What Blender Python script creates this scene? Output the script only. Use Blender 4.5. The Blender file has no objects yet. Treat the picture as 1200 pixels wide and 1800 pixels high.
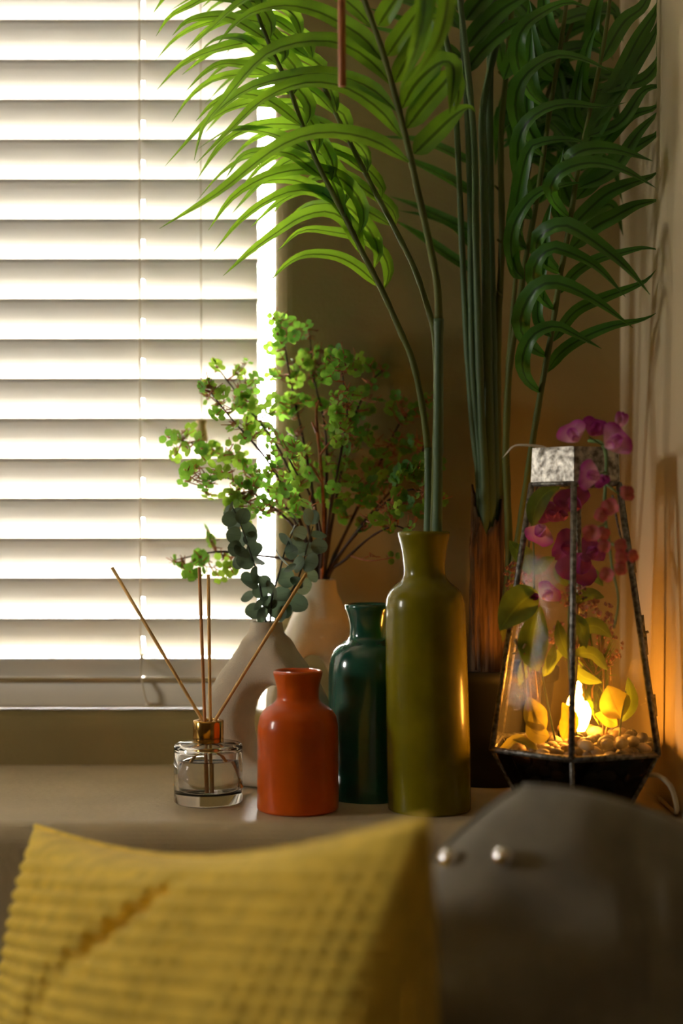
import bpy, math, random
import numpy as np
from mathutils import Vector, Matrix, Euler
random.seed(11)
rng = random.Random(5)
PI = math.pi
F = 2470.0; HZ = 930.0; CZ = 0.2525          # focal length in px, horizon row, eye height above the ledge
scene = bpy.context.scene
COL = scene.collection

# ------------------------------------------------------------------ camera
cam_d = bpy.data.cameras.new('camera'); cam = bpy.data.objects.new('camera', cam_d); COL.objects.link(cam)
cam.location = (0, 0, CZ); cam.rotation_euler = (PI/2, 0, 0)
cam_d.sensor_fit = 'VERTICAL'; cam_d.sensor_height = 36.0; cam_d.sensor_width = 24.0
cam_d.lens = 36.0*F/1800.0
cam_d.shift_y = (HZ-900.0)/1800.0
cam_d.clip_start = 0.05
cam_d.dof.use_dof = True; cam_d.dof.focus_distance = 1.315; cam_d.dof.aperture_fstop = 2.4
scene.camera = cam
# ------------------------------------------------------------------ world / light / exposure
world = bpy.data.worlds.new('sky'); scene.world = world; world.use_nodes = True
bg = world.node_tree.nodes['Background']
bg.inputs['Color'].default_value = (1.0, 0.965, 0.90, 1); bg.inputs['Strength'].default_value = 50.0
vs = scene.view_settings
vs.view_transform = 'Standard'; vs.look = 'None'; vs.gamma = 1.0; vs.use_curve_mapping = False
vs.exposure = 0.0
try:
    scene.cycles.use_denoising = True; scene.cycles.adaptive_threshold = 0.02
    scene.cycles.max_bounces = 9; scene.cycles.diffuse_bounces = 5; scene.cycles.transparent_max_bounces = 14
    scene.cycles.transmission_bounces = 10; scene.cycles.sample_clamp_indirect = 12.0
except Exception:
    pass
def portal(name, loc, rot, sx, sy):
    l = bpy.data.lights.new(name, 'AREA'); l.shape = 'RECTANGLE'; l.size = sx; l.size_y = sy
    l.cycles.is_portal = True
    o = bpy.data.objects.new(name, l); o.location = loc; o.rotation_euler = rot; COL.objects.link(o)
portal('window_portal', (-0.62, 1.66, 0.68), (-PI/2, 0, 0), 1.3, 1.4)
portal('room_window_portal', (-2.39, 0.73, 0.61), (0, -PI/2, 0), 0.48, 0.40)

# ------------------------------------------------------------------ helpers
def P(px, py, d):
    return Vector(((px-600.0)*d/F, d, CZ-(py-HZ)*d/F))
def base_of(o):
    v = Vector((0, 0, 0))
    while o is not None:
        v += o.location; o = o.parent
    return v
def tag(o, label=None, cat=None, group=None, kind=None):
    if label: o['label'] = label
    if cat: o['category'] = cat
    if group: o['group'] = group
    if kind: o['kind'] = kind
    return o
def thing(name, loc, label, cat, group=None):
    o = bpy.data.objects.new(name, None); o.empty_display_size = 0.02
    COL.objects.link(o); o.location = loc
    return tag(o, label, cat, group)
def mesh_data(name, verts, faces, mat, smooth=True, uvs=None):
    me = bpy.data.meshes.new(name)
    me.from_pydata([tuple(v) for v in verts], [], faces)
    if smooth: me.polygons.foreach_set('use_smooth', [True]*len(me.polygons))
    if mat is not None: me.materials.append(mat)
    if uvs is not None:
        lay = me.uv_layers.new(name='UVMap')
        idx = np.empty(len(me.loops), dtype=np.int32); me.loops.foreach_get('vertex_index', idx)
        lay.data.foreach_set('uv', np.asarray(uvs, dtype=np.float32)[idx].ravel())
    me.update()
    return me
def obj(name, verts, faces, mat, parent=None, smooth=True, uvs=None, at=None):
    """verts in world coordinates; the origin goes to the parent's origin, or to `at`"""
    b = base_of(parent) if parent is not None else Vector(at if at is not None else (0, 0, 0))
    me = mesh_data(name, [Vector(v)-b for v in verts], faces, mat, smooth, uvs)
    o = bpy.data.objects.new(name, me); COL.objects.link(o)
    if parent is not None: o.parent = parent
    else: o.location = b
    return o
def inst(name, me, loc, rot, sc, parent=None):
    o = bpy.data.objects.new(name, me); COL.objects.link(o)
    if parent is not None:
        o.parent = parent; loc = Vector(loc)-base_of(parent)
    o.location = loc; o.rotation_mode = 'QUATERNION'; o.rotation_quaternion = rot
    o.scale = (sc, sc, sc) if not hasattr(sc, '__len__') else sc
    return o
class MB:
    def __init__(s): s.v = []; s.f = []; s.uv = []
    def add(s, v, f, uv=None):
        n = len(s.v); s.v += [Vector(p) for p in v]; s.f += [tuple(i+n for i in q) for q in f]
        s.uv += uv if uv is not None else [(0.5, 0.5)]*len(v)
        return s
    def box(s, a, b):
        x0, y0, z0 = a; x1, y1, z1 = b
        v = [(x0,y0,z0),(x1,y0,z0),(x1,y1,z0),(x0,y1,z0),(x0,y0,z1),(x1,y0,z1),(x1,y1,z1),(x0,y1,z1)]
        return s.add(v, [(0,3,2,1),(4,5,6,7),(0,1,5,4),(1,2,6,5),(2,3,7,6),(3,0,4,7)])
    def tube(s, pts, rad, n=8, cap=True):
        v, f = tube(pts, rad, n, cap); return s.add(v, f)
    def build(s, name, mat, parent=None, smooth=True, at=None):
        return obj(name, s.v, s.f, mat, parent, smooth, s.uv, at)
def tube(pts, rad, n=8, cap=True):
    pts = [Vector(p) for p in pts]; m = len(pts)
    if not hasattr(rad, '__len__'): rad = [rad]*m
    T = []
    for i in range(m):
        t = pts[min(i+1, m-1)]-pts[max(i-1, 0)]
        T.append(t.normalized() if t.length > 1e-9 else Vector((0, 0, 1)))
    up = Vector((0, 1, 0)) if abs(T[0].y) < 0.9 else Vector((1, 0, 0))
    a = (up-T[0]*up.dot(T[0])).normalized()
    v = []; f = []
    for i in range(m):
        a = (a-T[i]*a.dot(T[i])).normalized(); b = T[i].cross(a)
        for k in range(n):
            th = 2*PI*k/n
            v.append(pts[i]+(a*math.cos(th)+b*math.sin(th))*rad[i])
    for i in range(m-1):
        for k in range(n):
            k2 = (k+1) % n
            f.append((i*n+k, i*n+k2, (i+1)*n+k2, (i+1)*n+k))
    if cap:
        f.append(tuple(range(n-1, -1, -1))); f.append(tuple((m-1)*n+k for k in range(n)))
    return v, f
def crom(pts, n):
    """Catmull-Rom through the points, n samples, evenly spread by arc length"""
    pts = [Vector(p) for p in pts]
    if len(pts) == 2: return [pts[0].lerp(pts[1], i/(n-1)) for i in range(n)]
    ext = [pts[0]*2-pts[1]]+pts+[pts[-1]*2-pts[-2]]
    dense = []
    for i in range(1, len(ext)-2):
        p0, p1, p2, p3 = ext[i-1:i+3]
        for k in range(10):
            t = k/10
            dense.append(0.5*((2*p1)+(p2-p0)*t+(2*p0-5*p1+4*p2-p3)*t*t+(3*p1-p0-3*p2+p3)*t**3))
    dense.append(pts[-1])
    L = [0]
    for i in range(1, len(dense)): L.append(L[-1]+(dense[i]-dense[i-1]).length)
    out = []; j = 0
    for i in range(n):
        s = L[-1]*i/(n-1)
        while j < len(L)-2 and L[j+1] < s: j += 1
        u = (s-L[j])/max(L[j+1]-L[j], 1e-9)
        out.append(dense[j].lerp(dense[j+1], min(max(u, 0), 1)))
    return out
def lathe(prof, cx, cy, n=48, lean=0.0):
    """prof = (r, z) from outer bottom to inner bottom"""
    v = []; f = []
    for r, z in prof:
        for k in range(n):
            th = 2*PI*k/n
            v.append((cx+lean*z+r*math.cos(th), cy+r*math.sin(th), z))
    for i in range(len(prof)-1):
        for k in range(n):
            k2 = (k+1) % n
            f.append((i*n+k, i*n+k2, (i+1)*n+k2, (i+1)*n+k))
    f.append(tuple(range(n-1, -1, -1))); f.append(tuple((len(prof)-1)*n+k for k in range(n)))
    return v, f
def smooth_prof(pr, n=60):
    q = crom([Vector((r, z, 0)) for r, z in pr], n)
    return [(max(p.x, 0.0005), p.y) for p in q]
def hermite_prof(pr, n=7):
    """monotone-ish smooth profile"""
    return smooth_prof(pr, n*len(pr))

# ------------------------------------------------------------------ materials
def new_mat(name):
    m = bpy.data.materials.new(name); m.use_nodes = True
    nt = m.node_tree; b = nt.nodes['Principled BSDF']
    return m, nt, b
def L(nt, a, b): nt.links.new(a, b)
def mat(name, col, rough=0.5, metal=0.0, coat=0.0, var=0.0, vscale=20.0, bump=0.0, bscale=200.0, spec=0.5, stretch=None, col2=None, sheen=0.0):
    m, nt, b = new_mat(name)
    b.inputs['Base Color'].default_value = (*col, 1); b.inputs['Roughness'].default_value = rough
    b.inputs['Metallic'].default_value = metal; b.inputs['Coat Weight'].default_value = coat
    b.inputs['Coat Roughness'].default_value = 0.06
    b.inputs['Specular IOR Level'].default_value = spec
    if sheen: b.inputs['Sheen Weight'].default_value = sheen
    tc = nt.nodes.new('ShaderNodeTexCoord'); src = tc.outputs['Object']
    if stretch:
        mp = nt.nodes.new('ShaderNodeMapping'); mp.inputs['Scale'].default_value = stretch
        L(nt, src, mp.inputs['Vector']); src = mp.outputs['Vector']
    if var or col2:
        no = nt.nodes.new('ShaderNodeTexNoise'); no.inputs['Scale'].default_value = vscale; no.inputs['Detail'].default_value = 4
        L(nt, src, no.inputs['Vector'])
        cr = nt.nodes.new('ShaderNodeValToRGB')
        c2 = col2 if col2 else tuple(min(1, c*(1+var)) for c in col)
        c1 = col if col2 else tuple(c*(1-var) for c in col)
        cr.color_ramp.elements[0].position = 0.36; cr.color_ramp.elements[1].position = 0.64
        cr.color_ramp.elements[0].color = (*c1, 1); cr.color_ramp.elements[1].color = (*c2, 1)
        L(nt, no.outputs['Fac'], cr.inputs['Fac']); L(nt, cr.outputs['Color'], b.inputs['Base Color'])
    if bump:
        n2 = nt.nodes.new('ShaderNodeTexNoise'); n2.inputs['Scale'].default_value = bscale; n2.inputs['Detail'].default_value = 3
        L(nt, src, n2.inputs['Vector'])
        bp = nt.nodes.new('ShaderNodeBump'); bp.inputs['Strength'].default_value = bump; bp.inputs['Distance'].default_value = 0.002
        L(nt, n2.outputs['Fac'], bp.inputs['Height']); L(nt, bp.outputs['Normal'], b.inputs['Normal'])
    return m
def leaf_mat(name, col, tcol, fac=0.45, rough=0.45, vein=0.45, edge=None, vw=0.05, var=0.18, vscale=35.0):
    """thin leaf: reflected colour, transmitted colour, a darker midrib from the UV across the blade"""
    m, nt, b = new_mat(name)
    out = nt.nodes['Material Output']
    uv = nt.nodes.new('ShaderNodeUVMap'); sep = nt.nodes.new('ShaderNodeSeparateXYZ'); L(nt, uv.outputs['UV'], sep.inputs[0])
    sub = nt.nodes.new('ShaderNodeMath'); sub.operation = 'SUBTRACT'; sub.inputs[1].default_value = 0.5; L(nt, sep.outputs['X'], sub.inputs[0])
    ab = nt.nodes.new('ShaderNodeMath'); ab.operation = 'ABSOLUTE'; L(nt, sub.outputs[0], ab.inputs[0])
    mr = nt.nodes.new('ShaderNodeMapRange'); mr.inputs['From Min'].default_value = vw; mr.inputs['From Max'].default_value = vw*2.2
    mr.inputs['To Min'].default_value = vein; mr.inputs['To Max'].default_value = 1.0; L(nt, ab.outputs[0], mr.inputs['Value'])
    tc = nt.nodes.new('ShaderNodeTexCoord'); no = nt.nodes.new('ShaderNodeTexNoise'); no.inputs['Scale'].default_value = vscale
    L(nt, tc.outputs['Object'], no.inputs['Vector'])
    m2 = nt.nodes.new('ShaderNodeMapRange'); m2.inputs['From Min'].default_value = 0.3; m2.inputs['From Max'].default_value = 0.7
    m2.inputs['To Min'].default_value = 1-var; m2.inputs['To Max'].default_value = 1+var; L(nt, no.outputs['Fac'], m2.inputs['Value'])
    mul = nt.nodes.new('ShaderNodeMath'); mul.operation = 'MULTIPLY'; L(nt, mr.outputs[0], mul.inputs[0]); L(nt, m2.outputs[0], mul.inputs[1])
    def shade(c):
        x = nt.nodes.new('ShaderNodeVectorMath'); x.operation = 'SCALE'; x.inputs[0].default_value = c
        L(nt, mul.outputs[0], x.inputs['Scale']); return x.outputs[0]
    L(nt, shade(col), b.inputs['Base Color']); b.inputs['Roughness'].default_value = rough
    tr = nt.nodes.new('ShaderNodeBsdfTranslucent'); L(nt, shade(tcol), tr.inputs['Color'])
    mx = nt.nodes.new('ShaderNodeMixShader'); mx.inputs[0].default_value = fac
    L(nt, b.outputs[0], mx.inputs[1]); L(nt, tr.outputs[0], mx.inputs[2]); L(nt, mx.outputs[0], out.inputs['Surface'])
    return m
def petal_mat(name, c_in, c_out, fac=0.4):
    m, nt, b = new_mat(name); out = nt.nodes['Material Output']
    uv = nt.nodes.new('ShaderNodeUVMap'); sep = nt.nodes.new('ShaderNodeSeparateXYZ'); L(nt, uv.outputs['UV'], sep.inputs[0])
    cr = nt.nodes.new('ShaderNodeValToRGB'); cr.color_ramp.elements[0].color = (*c_in, 1); cr.color_ramp.elements[1].color = (*c_out, 1)
    cr.color_ramp.elements[0].position = 0.35; cr.color_ramp.elements[1].position = 0.98
    L(nt, sep.outputs['Y'], cr.inputs['Fac']); L(nt, cr.outputs['Color'], b.inputs['Base Color']); b.inputs['Roughness'].default_value = 0.7
    tr = nt.nodes.new('ShaderNodeBsdfTranslucent'); L(nt, cr.outputs['Color'], tr.inputs['Color'])
    mx = nt.nodes.new('ShaderNodeMixShader'); mx.inputs[0].default_value = fac
    L(nt, b.outputs[0], mx.inputs[1]); L(nt, tr.outputs[0], mx.inputs[2]); L(nt, mx.outputs[0], out.inputs['Surface'])
    return m
def pane_mat(name, tint=(1, 1, 1), ior=1.45, rough=0.02, glow_scatter=0.0):
    m, nt, b = new_mat(name); out = nt.nodes['Material Output']; nt.nodes.remove(b)
    tr = nt.nodes.new('ShaderNodeBsdfTransparent'); tr.inputs['Color'].default_value = (*tint, 1)
    gl = nt.nodes.new('ShaderNodeBsdfGlossy'); gl.inputs['Roughness'].default_value = rough
    fr = nt.nodes.new('ShaderNodeFresnel'); fr.inputs['IOR'].default_value = ior
    mx = nt.nodes.new('ShaderNodeMixShader'); L(nt, fr.outputs[0], mx.inputs[0])
    L(nt, tr.outputs[0], mx.inputs[1]); L(nt, gl.outputs[0], mx.inputs[2]); res = mx.outputs[0]
    if glow_scatter:                                             # added scatter, so that clear panes take on a halo of bulb glow
        no = nt.nodes.new('ShaderNodeTexNoise'); no.inputs['Scale'].default_value = 40; no.inputs['Detail'].default_value = 5
        mr = nt.nodes.new('ShaderNodeMapRange'); mr.inputs['To Min'].default_value = glow_scatter*0.3; mr.inputs['To Max'].default_value = glow_scatter*1.7; L(nt, no.outputs['Fac'], mr.inputs['Value'])
        scat = nt.nodes.new('ShaderNodeBsdfTranslucent'); scat.inputs['Color'].default_value = (0.8, 0.78, 0.74, 1)
        m3 = nt.nodes.new('ShaderNodeMixShader'); L(nt, mr.outputs[0], m3.inputs[0]); L(nt, res, m3.inputs[1]); L(nt, scat.outputs[0], m3.inputs[2]); res = m3.outputs[0]
    L(nt, res, out.inputs['Surface'])
    return m
M = {}
M['wall'] = mat('wall_paint_shaded', (0.29, 0.225, 0.090), 0.6, var=0.04, vscale=9, bump=0.25, bscale=260, spec=0.3)  # room paint darkened: the back wall's shade is put into its colour
M['wall_gloss'] = mat('wall_satin_paint_lit', (0.62, 0.51, 0.32), 0.30, var=0.04, vscale=9, bump=0.10, bscale=120, spec=0.5, stretch=(1, 1, 0.12))  # lighter copy of the same room paint, for the lit side wall
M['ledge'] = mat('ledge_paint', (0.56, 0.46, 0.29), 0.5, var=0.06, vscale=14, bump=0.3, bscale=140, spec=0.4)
M['room'] = mat('room_paint', (0.42, 0.32, 0.18), 0.8, var=0.03)
M['floor'] = mat('oak_floor', (0.20, 0.12, 0.06), 0.5, var=0.25, vscale=6, stretch=(1, 8, 1))
M['frame'] = mat('white_window_frame', (0.80, 0.79, 0.75), 0.4, var=0.02)
M['cord'] = mat('blind_cord', (0.70, 0.62, 0.48), 0.8, bump=0.3, bscale=900)
M['rail'] = mat('blind_rail', (0.60, 0.53, 0.40), 0.45, var=0.02)
def slat_material():
    m, nt, b = new_mat('blind_slat'); out = nt.nodes['Material Output']
    b.inputs['Base Color'].default_value = (0.82, 0.795, 0.74, 1); b.inputs['Roughness'].default_value = 0.42
    no = nt.nodes.new('ShaderNodeTexNoise'); no.inputs['Scale'].default_value = 30
    bp = nt.nodes.new('ShaderNodeBump'); bp.inputs['Strength'].default_value = 0.04; L(nt, no.outputs['Fac'], bp.inputs['Height']); L(nt, bp.outputs['Normal'], b.inputs['Normal'])
    return m
M['slat'] = slat_material()
M['glass'] = pane_mat('window_glass')
M['lantern_glass'] = pane_mat('lantern_glass', (0.97, 0.97, 0.95), ior=1.07, glow_scatter=0.03)
M['base_glass'] = pane_mat('smoked_base_glass', (0.30, 0.28, 0.25), ior=1.12)
M['tassel'] = mat('tassel_wood', (0.62, 0.48, 0.25), 0.4, var=0.1, vscale=60)

# ================================================================== THE SETTING
WY = 1.503; XR = 0.298
WX0, WX1, WZ0, WZ1 = -1.25, -0.073, 0.058, 1.36
def struct(name, mb, m, smooth=False, at=None):
    o = mb.build(name, m, None, smooth, at); o['kind'] = 'structure'; return o
# back wall: a plate round the window opening with a rounded reveal edge
def back_wall():
    mb = MB()
    X0, X1, Z0, Z1 = -2.4, XR, -0.85, 1.72; YB = 1.75; r = 0.020
    # rounded rectangle opening profile swept: rings around the opening
    def ring(x0, x1, z0, z1, y): return [(x0, y, z0), (x1, y, z0), (x1, y, z1), (x0, y, z1)]
    rings = [ring(X0, X1, Z0, Z1, YB), ring(X0, X1, Z0, Z1, WY)]
    for k in range(7):
        a = PI/2*k/6
        e = r*(1-math.sin(a)); y = WY+r*(1-math.cos(a))
        rings.append(ring(WX0-e, WX1+e, WZ0-e, WZ1+e, y))
    rings.append(ring(WX0, WX1, WZ0, WZ1, YB))
    rings.append(rings[0])
    v = [p for rg in rings for p in rg]; f = []
    for i in range(len(rings)-1):
        for k in range(4):
            k2 = (k+1) % 4; f.append((i*4+k, (i+1)*4+k, (i+1)*4+k2, i*4+k2))
    mb.add(v, f)
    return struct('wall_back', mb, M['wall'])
back_wall()
# ledge with a rounded nose
def ledge():
    mb = MB(); r = 0.02; Y0 = 1.2
    prof = [(1.75, -0.85), (Y0, -0.85)]
    for k in range(9):
        a = PI/2*k/8; prof.append((Y0+r-r*math.cos(a), -r+r*math.sin(a)))
    prof.append((1.5035, 0.0)); prof.append((1.5035, -0.85))
    prof = prof[1:]
    n = len(prof); v = [(x, y, z) for x in (-2.4, XR) for y, z in prof]
    f = [(i, i+n, (i+1) % n+n, (i+1) % n) for i in range(n)] + [tuple(range(n)), tuple(range(2*n-1, n-1, -1))]
    mb.add(v, f)
    return tag(struct('trim_1', mb, M['ledge']), 'painted plaster ledge with rounded front edge below the window', None)
ledge()
# alcove side wall: a thick pier with a rounded front corner; front of it the room opens to the right
mb = MB()
prof = [(XR, 1.75)]
for k in range(7):
    a = PI/2*k/6; prof.append((XR+0.02-0.02*math.cos(a), 1.16+0.02-0.02*math.sin(a)))
prof += [(1.8, 1.16), (1.8, 1.75)]
n = len(prof); v = [(x, y, z) for z in (-0.85, 1.72) for x, y in prof]
f = [(i, (i+1) % n, (i+1) % n+n, i+n) for i in range(n)] + [tuple(range(n-1, -1, -1)), tuple(range(n, 2*n))]
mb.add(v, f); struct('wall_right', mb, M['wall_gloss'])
LW = (0.54, 0.92, 0.38, 0.84)           # y0, y1, z0, z1 of the small side window in the left wall
mb = MB()
mb.box((-2.5, -2.5, -0.85), (-2.4, LW[0], 1.72)).box((-2.5, LW[1], -0.85), (-2.4, 1.75, 1.72)).box((-2.5, LW[0], -0.85), (-2.4, LW[1], LW[2])).box((-2.5, LW[0], LW[3]), (-2.4, LW[1], 1.72))
struct('wall_left', mb, M['room'])
struct('wall_room_side', MB().box((1.8, -2.5, -0.85), (1.9, 1.75, 1.72)), M['room'])
struct('wall_front', MB().box((-2.5, -2.6, -0.85), (1.9, -2.5, 1.72)), M['room'])
struct('floor', MB().box((-2.5, -2.6, -0.95), (1.9, 1.75, -0.85)), M['floor'])
struct('ceiling', MB().box((-2.5, -2.6, 1.72), (1.9, 1.75, 1.8)), M['room'])
def window(name, x0, x1, z0, z1, y, t):
    o = bpy.data.objects.new(name, None); COL.objects.link(o); o.location = ((x0+x1)/2, y, z0); o['kind'] = 'structure'
    mb = MB(); w = t
    mb.box((x0-0.02, y-0.02, z0-0.02), (x0+w, y+0.03, z1+0.02)).box((x1+0.004, y-0.02, z0-0.02), (x1+0.05, y+0.03, z1+0.02))
    mb.box((x0+w, y-0.02, z0-0.03), (x1+0.004, y+0.03, z0)).box((x0+w, y-0.02, z1), (x1+0.004, y+0.03, z1+0.03))
    fr = mb.build('window_frame', M['frame'], o, False)
    MB().box((x0+w, y+0.004, z0), (x1+0.004, y+0.008, z1)).build('pane', M['glass'], o, False)
    return o
window('window_1', WX0, WX1, WZ0, WZ1, 1.78, 0.03)
w2 = bpy.data.objects.new('window_2', None); COL.objects.link(w2); w2.location = (-2.52, LW[0], LW[2]); w2['kind'] = 'structure'
mb = MB(); y0, y1, z0, z1 = LW
mb.box((-2.54, y0-0.04, z0-0.04), (-2.50, y0+0.02, z1+0.04)).box((-2.54, y1-0.02, z0-0.04), (-2.50, y1+0.04, z1+0.04)).box((-2.54, y0+0.02, z0-0.04), (-2.50, y1-0.02, z0+0.02)).box((-2.54, y0+0.02, z1-0.02), (-2.50, y1-0.02, z1+0.04))
mb.build('window_frame', M['frame'], w2, False)
MB().box((-2.524, y0+0.02, z0+0.02), (-2.520, y1-0.02, z1-0.02)).build('pane', M['glass'], w2, False)

# ================================================================== VENETIAN BLIND
def blind():
    YB = 1.530; W = 0.050; pitch = 0.0431; tilt = math.radians(61)
    x0, x1 = WX0+0.015, -0.0905
    zt = P(0, 1156, YB-0.011).z                # upper inner edge of the lowest slat
    root = thing('venetian_blind', (-0.65, YB, WZ0), 'cream slatted venetian blind with nearly closed slats covering the bright window', 'blind')
    holes = [-0.2155, -0.655, -1.10]; hw = 0.0016
    xs = [x0]
    for h in sorted(holes): xs += [h-hw, h+hw]
    xs.append(x1)
    # cross-section from inner-high edge (s=0) to outer-low edge (s=1); slightly crowned
    ss = [0, 0.06, 0.2, 0.44, 0.62, 0.80, 0.94, 1.0]
    th = 0.0026
    def cs(s, side):
        a = (s-0.5)*W; crown = 0.0022*(1-(2*s-1)**2)
        ed = min(1.0, math.sqrt(max(0.0, min(s, 1-s))/0.05)) if s not in (0, 1) else 0.12
        nrm = crown+side*th/2*ed
        dy, dz = math.cos(tilt), -math.sin(tilt)
        # normal pointing to the room and down
        ny, nz = -math.sin(tilt), -math.cos(tilt)
        return (a*dy+nrm*ny, a*dz+nrm*nz)
    v = []; f = []; ns = len(ss); nx = len(xs)
    for side in (1, -1):
        for x in xs:
            for s in ss:
                y, z = cs(s, side); v.append((x, y, z))
    off = nx*ns; hid = 3                       # hole between ss[3] and ss[4..5]
    cx = (x0+x1)/2
    v = [(x-cx, y, z) for x, y, z in v]
    def A(i, j, side): return (0 if side == 1 else off)+i*ns+j
    for i in range(nx-1):
        hole_col = i % 2 == 1
        for j in range(ns-1):
            if hole_col and j in (3, 4):
                continue
            f.append((A(i, j, 1), A(i, j+1, 1), A(i+1, j+1, 1), A(i+1, j, 1)))
            f.append((A(i, j, -1), A(i+1, j, -1), A(i+1, j+1, -1), A(i, j+1, -1)))
        f.append((A(i, 0, 1), A(i+1, 0, 1), A(i+1, 0, -1), A(i, 0, -1)))
        f.append((A(i, ns-1, 1), A(i, ns-1, -1), A(i+1, ns-1, -1), A(i+1, ns-1, 1)))
        if hole_col:
            for j, jj in ((3, 3), (5, 5)):
                f.append((A(i, j, 1), A(i, j, -1), A(i+1, j, -1), A(i+1, j, 1)))
            for ii in (i, i+1):
                for j in (3, 4):
                    f.append((A(ii, j, 1), A(ii, j+1, 1), A(ii, j+1, -1), A(ii, j, -1)))
    for i in (0, nx-1):
        for j in range(ns-1):
            f.append((A(i, j, 1), A(i, j, -1), A(i, j+1, -1), A(i, j+1, 1)))
    me = mesh_data('slat', v, f, M['slat'], False)
    # smooth only across the crown
    top_s = cs(0, 0)
    z = zt-top_s[1]; k = 0
    while z < WZ1-0.06:
        o = bpy.data.objects.new('slat', me); COL.objects.link(o); o.parent = root
        o.location = Vector((cx, YB, z))-root.location
        z += pitch; k += 1
    # bottom rail: closing slat piece + rounded rail
    zb0, zb1 = WZ0+0.0018, P(0, 1193, YB-0.02).z
    pr = []
    hy, hz = 0.0145, (zb1-zb0)/2; cz = (zb0+zb1)/2; rr = 0.006
    for qx, qz, a0 in ((1, -1, -PI/2), (1, 1, 0), (-1, 1, PI/2), (-1, -1, PI)):
        for kk in range(5):
            a = a0+PI/2*kk/4
            pr.append((YB-0.006+qx*(hy-rr)+rr*math.cos(a), cz+qz*(hz-rr)+rr*math.sin(a)))
    n = len(pr); vv = [(x, y, zz) for x in (x0, x1) for y, zz in pr]
    ff = [(i, (i+1) % n, (i+1) % n+n, i+n) for i in range(n)]+[tuple(range(n)), tuple(range(2*n-1, n-1, -1))]
    rail = MB().add(vv, ff).build('bottom_rail', M['rail'], root, True)
    rail.data.polygons.foreach_set('use_smooth', [True]*n+[False]*2)
    # lip along the rail's upper front edge
    MB().tube([(x0, YB-0.0225, zb1-0.001), (x1, YB-0.0225, zb1-0.001)], 0.0021, 8).build('rail_lip', M['rail'], rail)
    MB().box((x0-0.005, YB-0.03, WZ1-0.05), (x1+0.01, YB+0.03, WZ1-0.002)).build('headrail', M['rail'], root, False)
    for h in holes:
        mb = MB()
        mb.tube([(h-0.001, YB-0.0145, zb0+0.002), (h-0.0035, YB-0.0150, WZ1-0.04)], 0.0009, 6)
        mb.build('ladder_cord', M['cord'], root)
        MB().tube([(h, YB, zb1-0.004), (h, YB, WZ1-0.04)], 0.0008, 6).build('lift_cord', M['cord'], root)
    # loose end of the ladder cord sagging over the rail to a button under it
    h = holes[0]
    pts = [P(250, 1150, 1.512), P(247, 1180, 1.508), P(252, 1212, 1.504), P(256, 1230, 1.504), P(262, 1238, 1.507)]
    cd = MB().tube(crom(pts, 14), 0.0010, 6).build('rail_cord', M['cord'], root)
    v2, f2 = lathe(smooth_prof([(0.0005, -0.0022), (0.0042, -0.0016), (0.005, 0.0), (0.004, 0.0016), (0.0005, 0.0022)], 12), 0, 0, 14)
    c = P(262, 1239, 1.507); MB().add([Vector(q)+c for q in v2], f2).build('cord_button', M['cord'], cd)
    # pull cord with a wooden tassel
    c0 = P(354, 740, 1.49)
    pc = MB().tube([c0, P(352.5, 300, 1.50), Vector((P(352, 0, 1.51).x, 1.515, WZ1-0.03))], 0.0007, 6).build('pull_cord', M['cord'], root)
    tp = [(0.0005, -0.0005), (0.0060, 0.0), (0.0068, 0.003), (0.0064, 0.008), (0.0050, 0.014), (0.0046, 0.018), (0.0056, 0.0215), (0.0052, 0.0235), (0.0005, 0.0245)]
    v2, f2 = lathe(smooth_prof(tp, 40), 0, 0, 20)
    c1 = c0+Vector((0, 0, -0.0225)); MB().add([Vector(q)+c1 for q in v2], f2).build('tassel', M['tassel'], pc)
blind()

# ================================================================== VASES AND DIFFUSER
M['olive'] = mat('olive_glaze', (0.180, 0.155, 0.003), 0.26, coat=0.28, var=0.12, vscale=26, spec=0.15)
M['teal'] = mat('teal_glaze', (0.004, 0.085, 0.052), 0.18, coat=0.8, var=0.15, vscale=22)
M['orange'] = mat('orange_glaze', (0.58, 0.090, 0.004), 0.30, coat=0.30, var=0.12, vscale=20, spec=0.18)
M['stone'] = mat('cream_stoneware', (0.60, 0.52, 0.39), 0.85, var=0.05, vscale=50, bump=0.25, bscale=700, spec=0.2)
def px_prof(rows, cx, d, zfix=0.0):
    return [(r*d/F, max(CZ-(y-HZ)*d/F, 0.0)) for y, r in rows]
def glazed_vase(name, label, rows, px, d, mtl, lean=0.0):
    outer = px_prof(rows, px, d)
    x = (px-600)*d/F
    rim_r, rim_z = outer[-1]
    top = hermite_prof(outer)
    inner = [(rim_r-0.0018, rim_z+0.0012), (rim_r-0.0040, rim_z-0.001), (min(r for r, z in outer[-4:])-0.004, rim_z-0.022), (min(r for r, z in outer[-4:])-0.004, rim_z-0.05)]
    v, f = lathe([(outer[0][0]*0.94, 0.0)]+top+inner, x, d, 64, lean)
    o = obj(name, v, f, mtl, None, True, None, (x, d, 0))
    return tag(o, label, 'vase', 'glazed bottle vases on the ledge')
glazed_vase('bottle_vase', 'short orange glazed bottle vase standing empty beside the reed diffuser',
    [(1421, 69.5), (1416, 71.5), (1380, 71.5), (1330, 71.2), (1285, 71), (1270, 69.5), (1257, 66), (1246, 58), (1238, 46), (1230, 38.5), (1220, 37), (1208, 37.5), (1196, 40), (1186, 43), (1180, 43.5)], 523.5, 1.266, M['orange'])
glazed_vase('bottle_vase', 'dark teal glazed bottle vase between the orange and the olive vase',
    [(1403, 69), (1398, 70.5), (1330, 71), (1230, 71), (1180, 70.5), (1160, 68.5), (1145, 63), (1134, 54), (1126, 42), (1120, 35.5), (1110, 34), (1098, 34.5), (1082, 38), (1070, 42), (1063, 42.5)], 648.0, 1.327, M['teal'])
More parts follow.
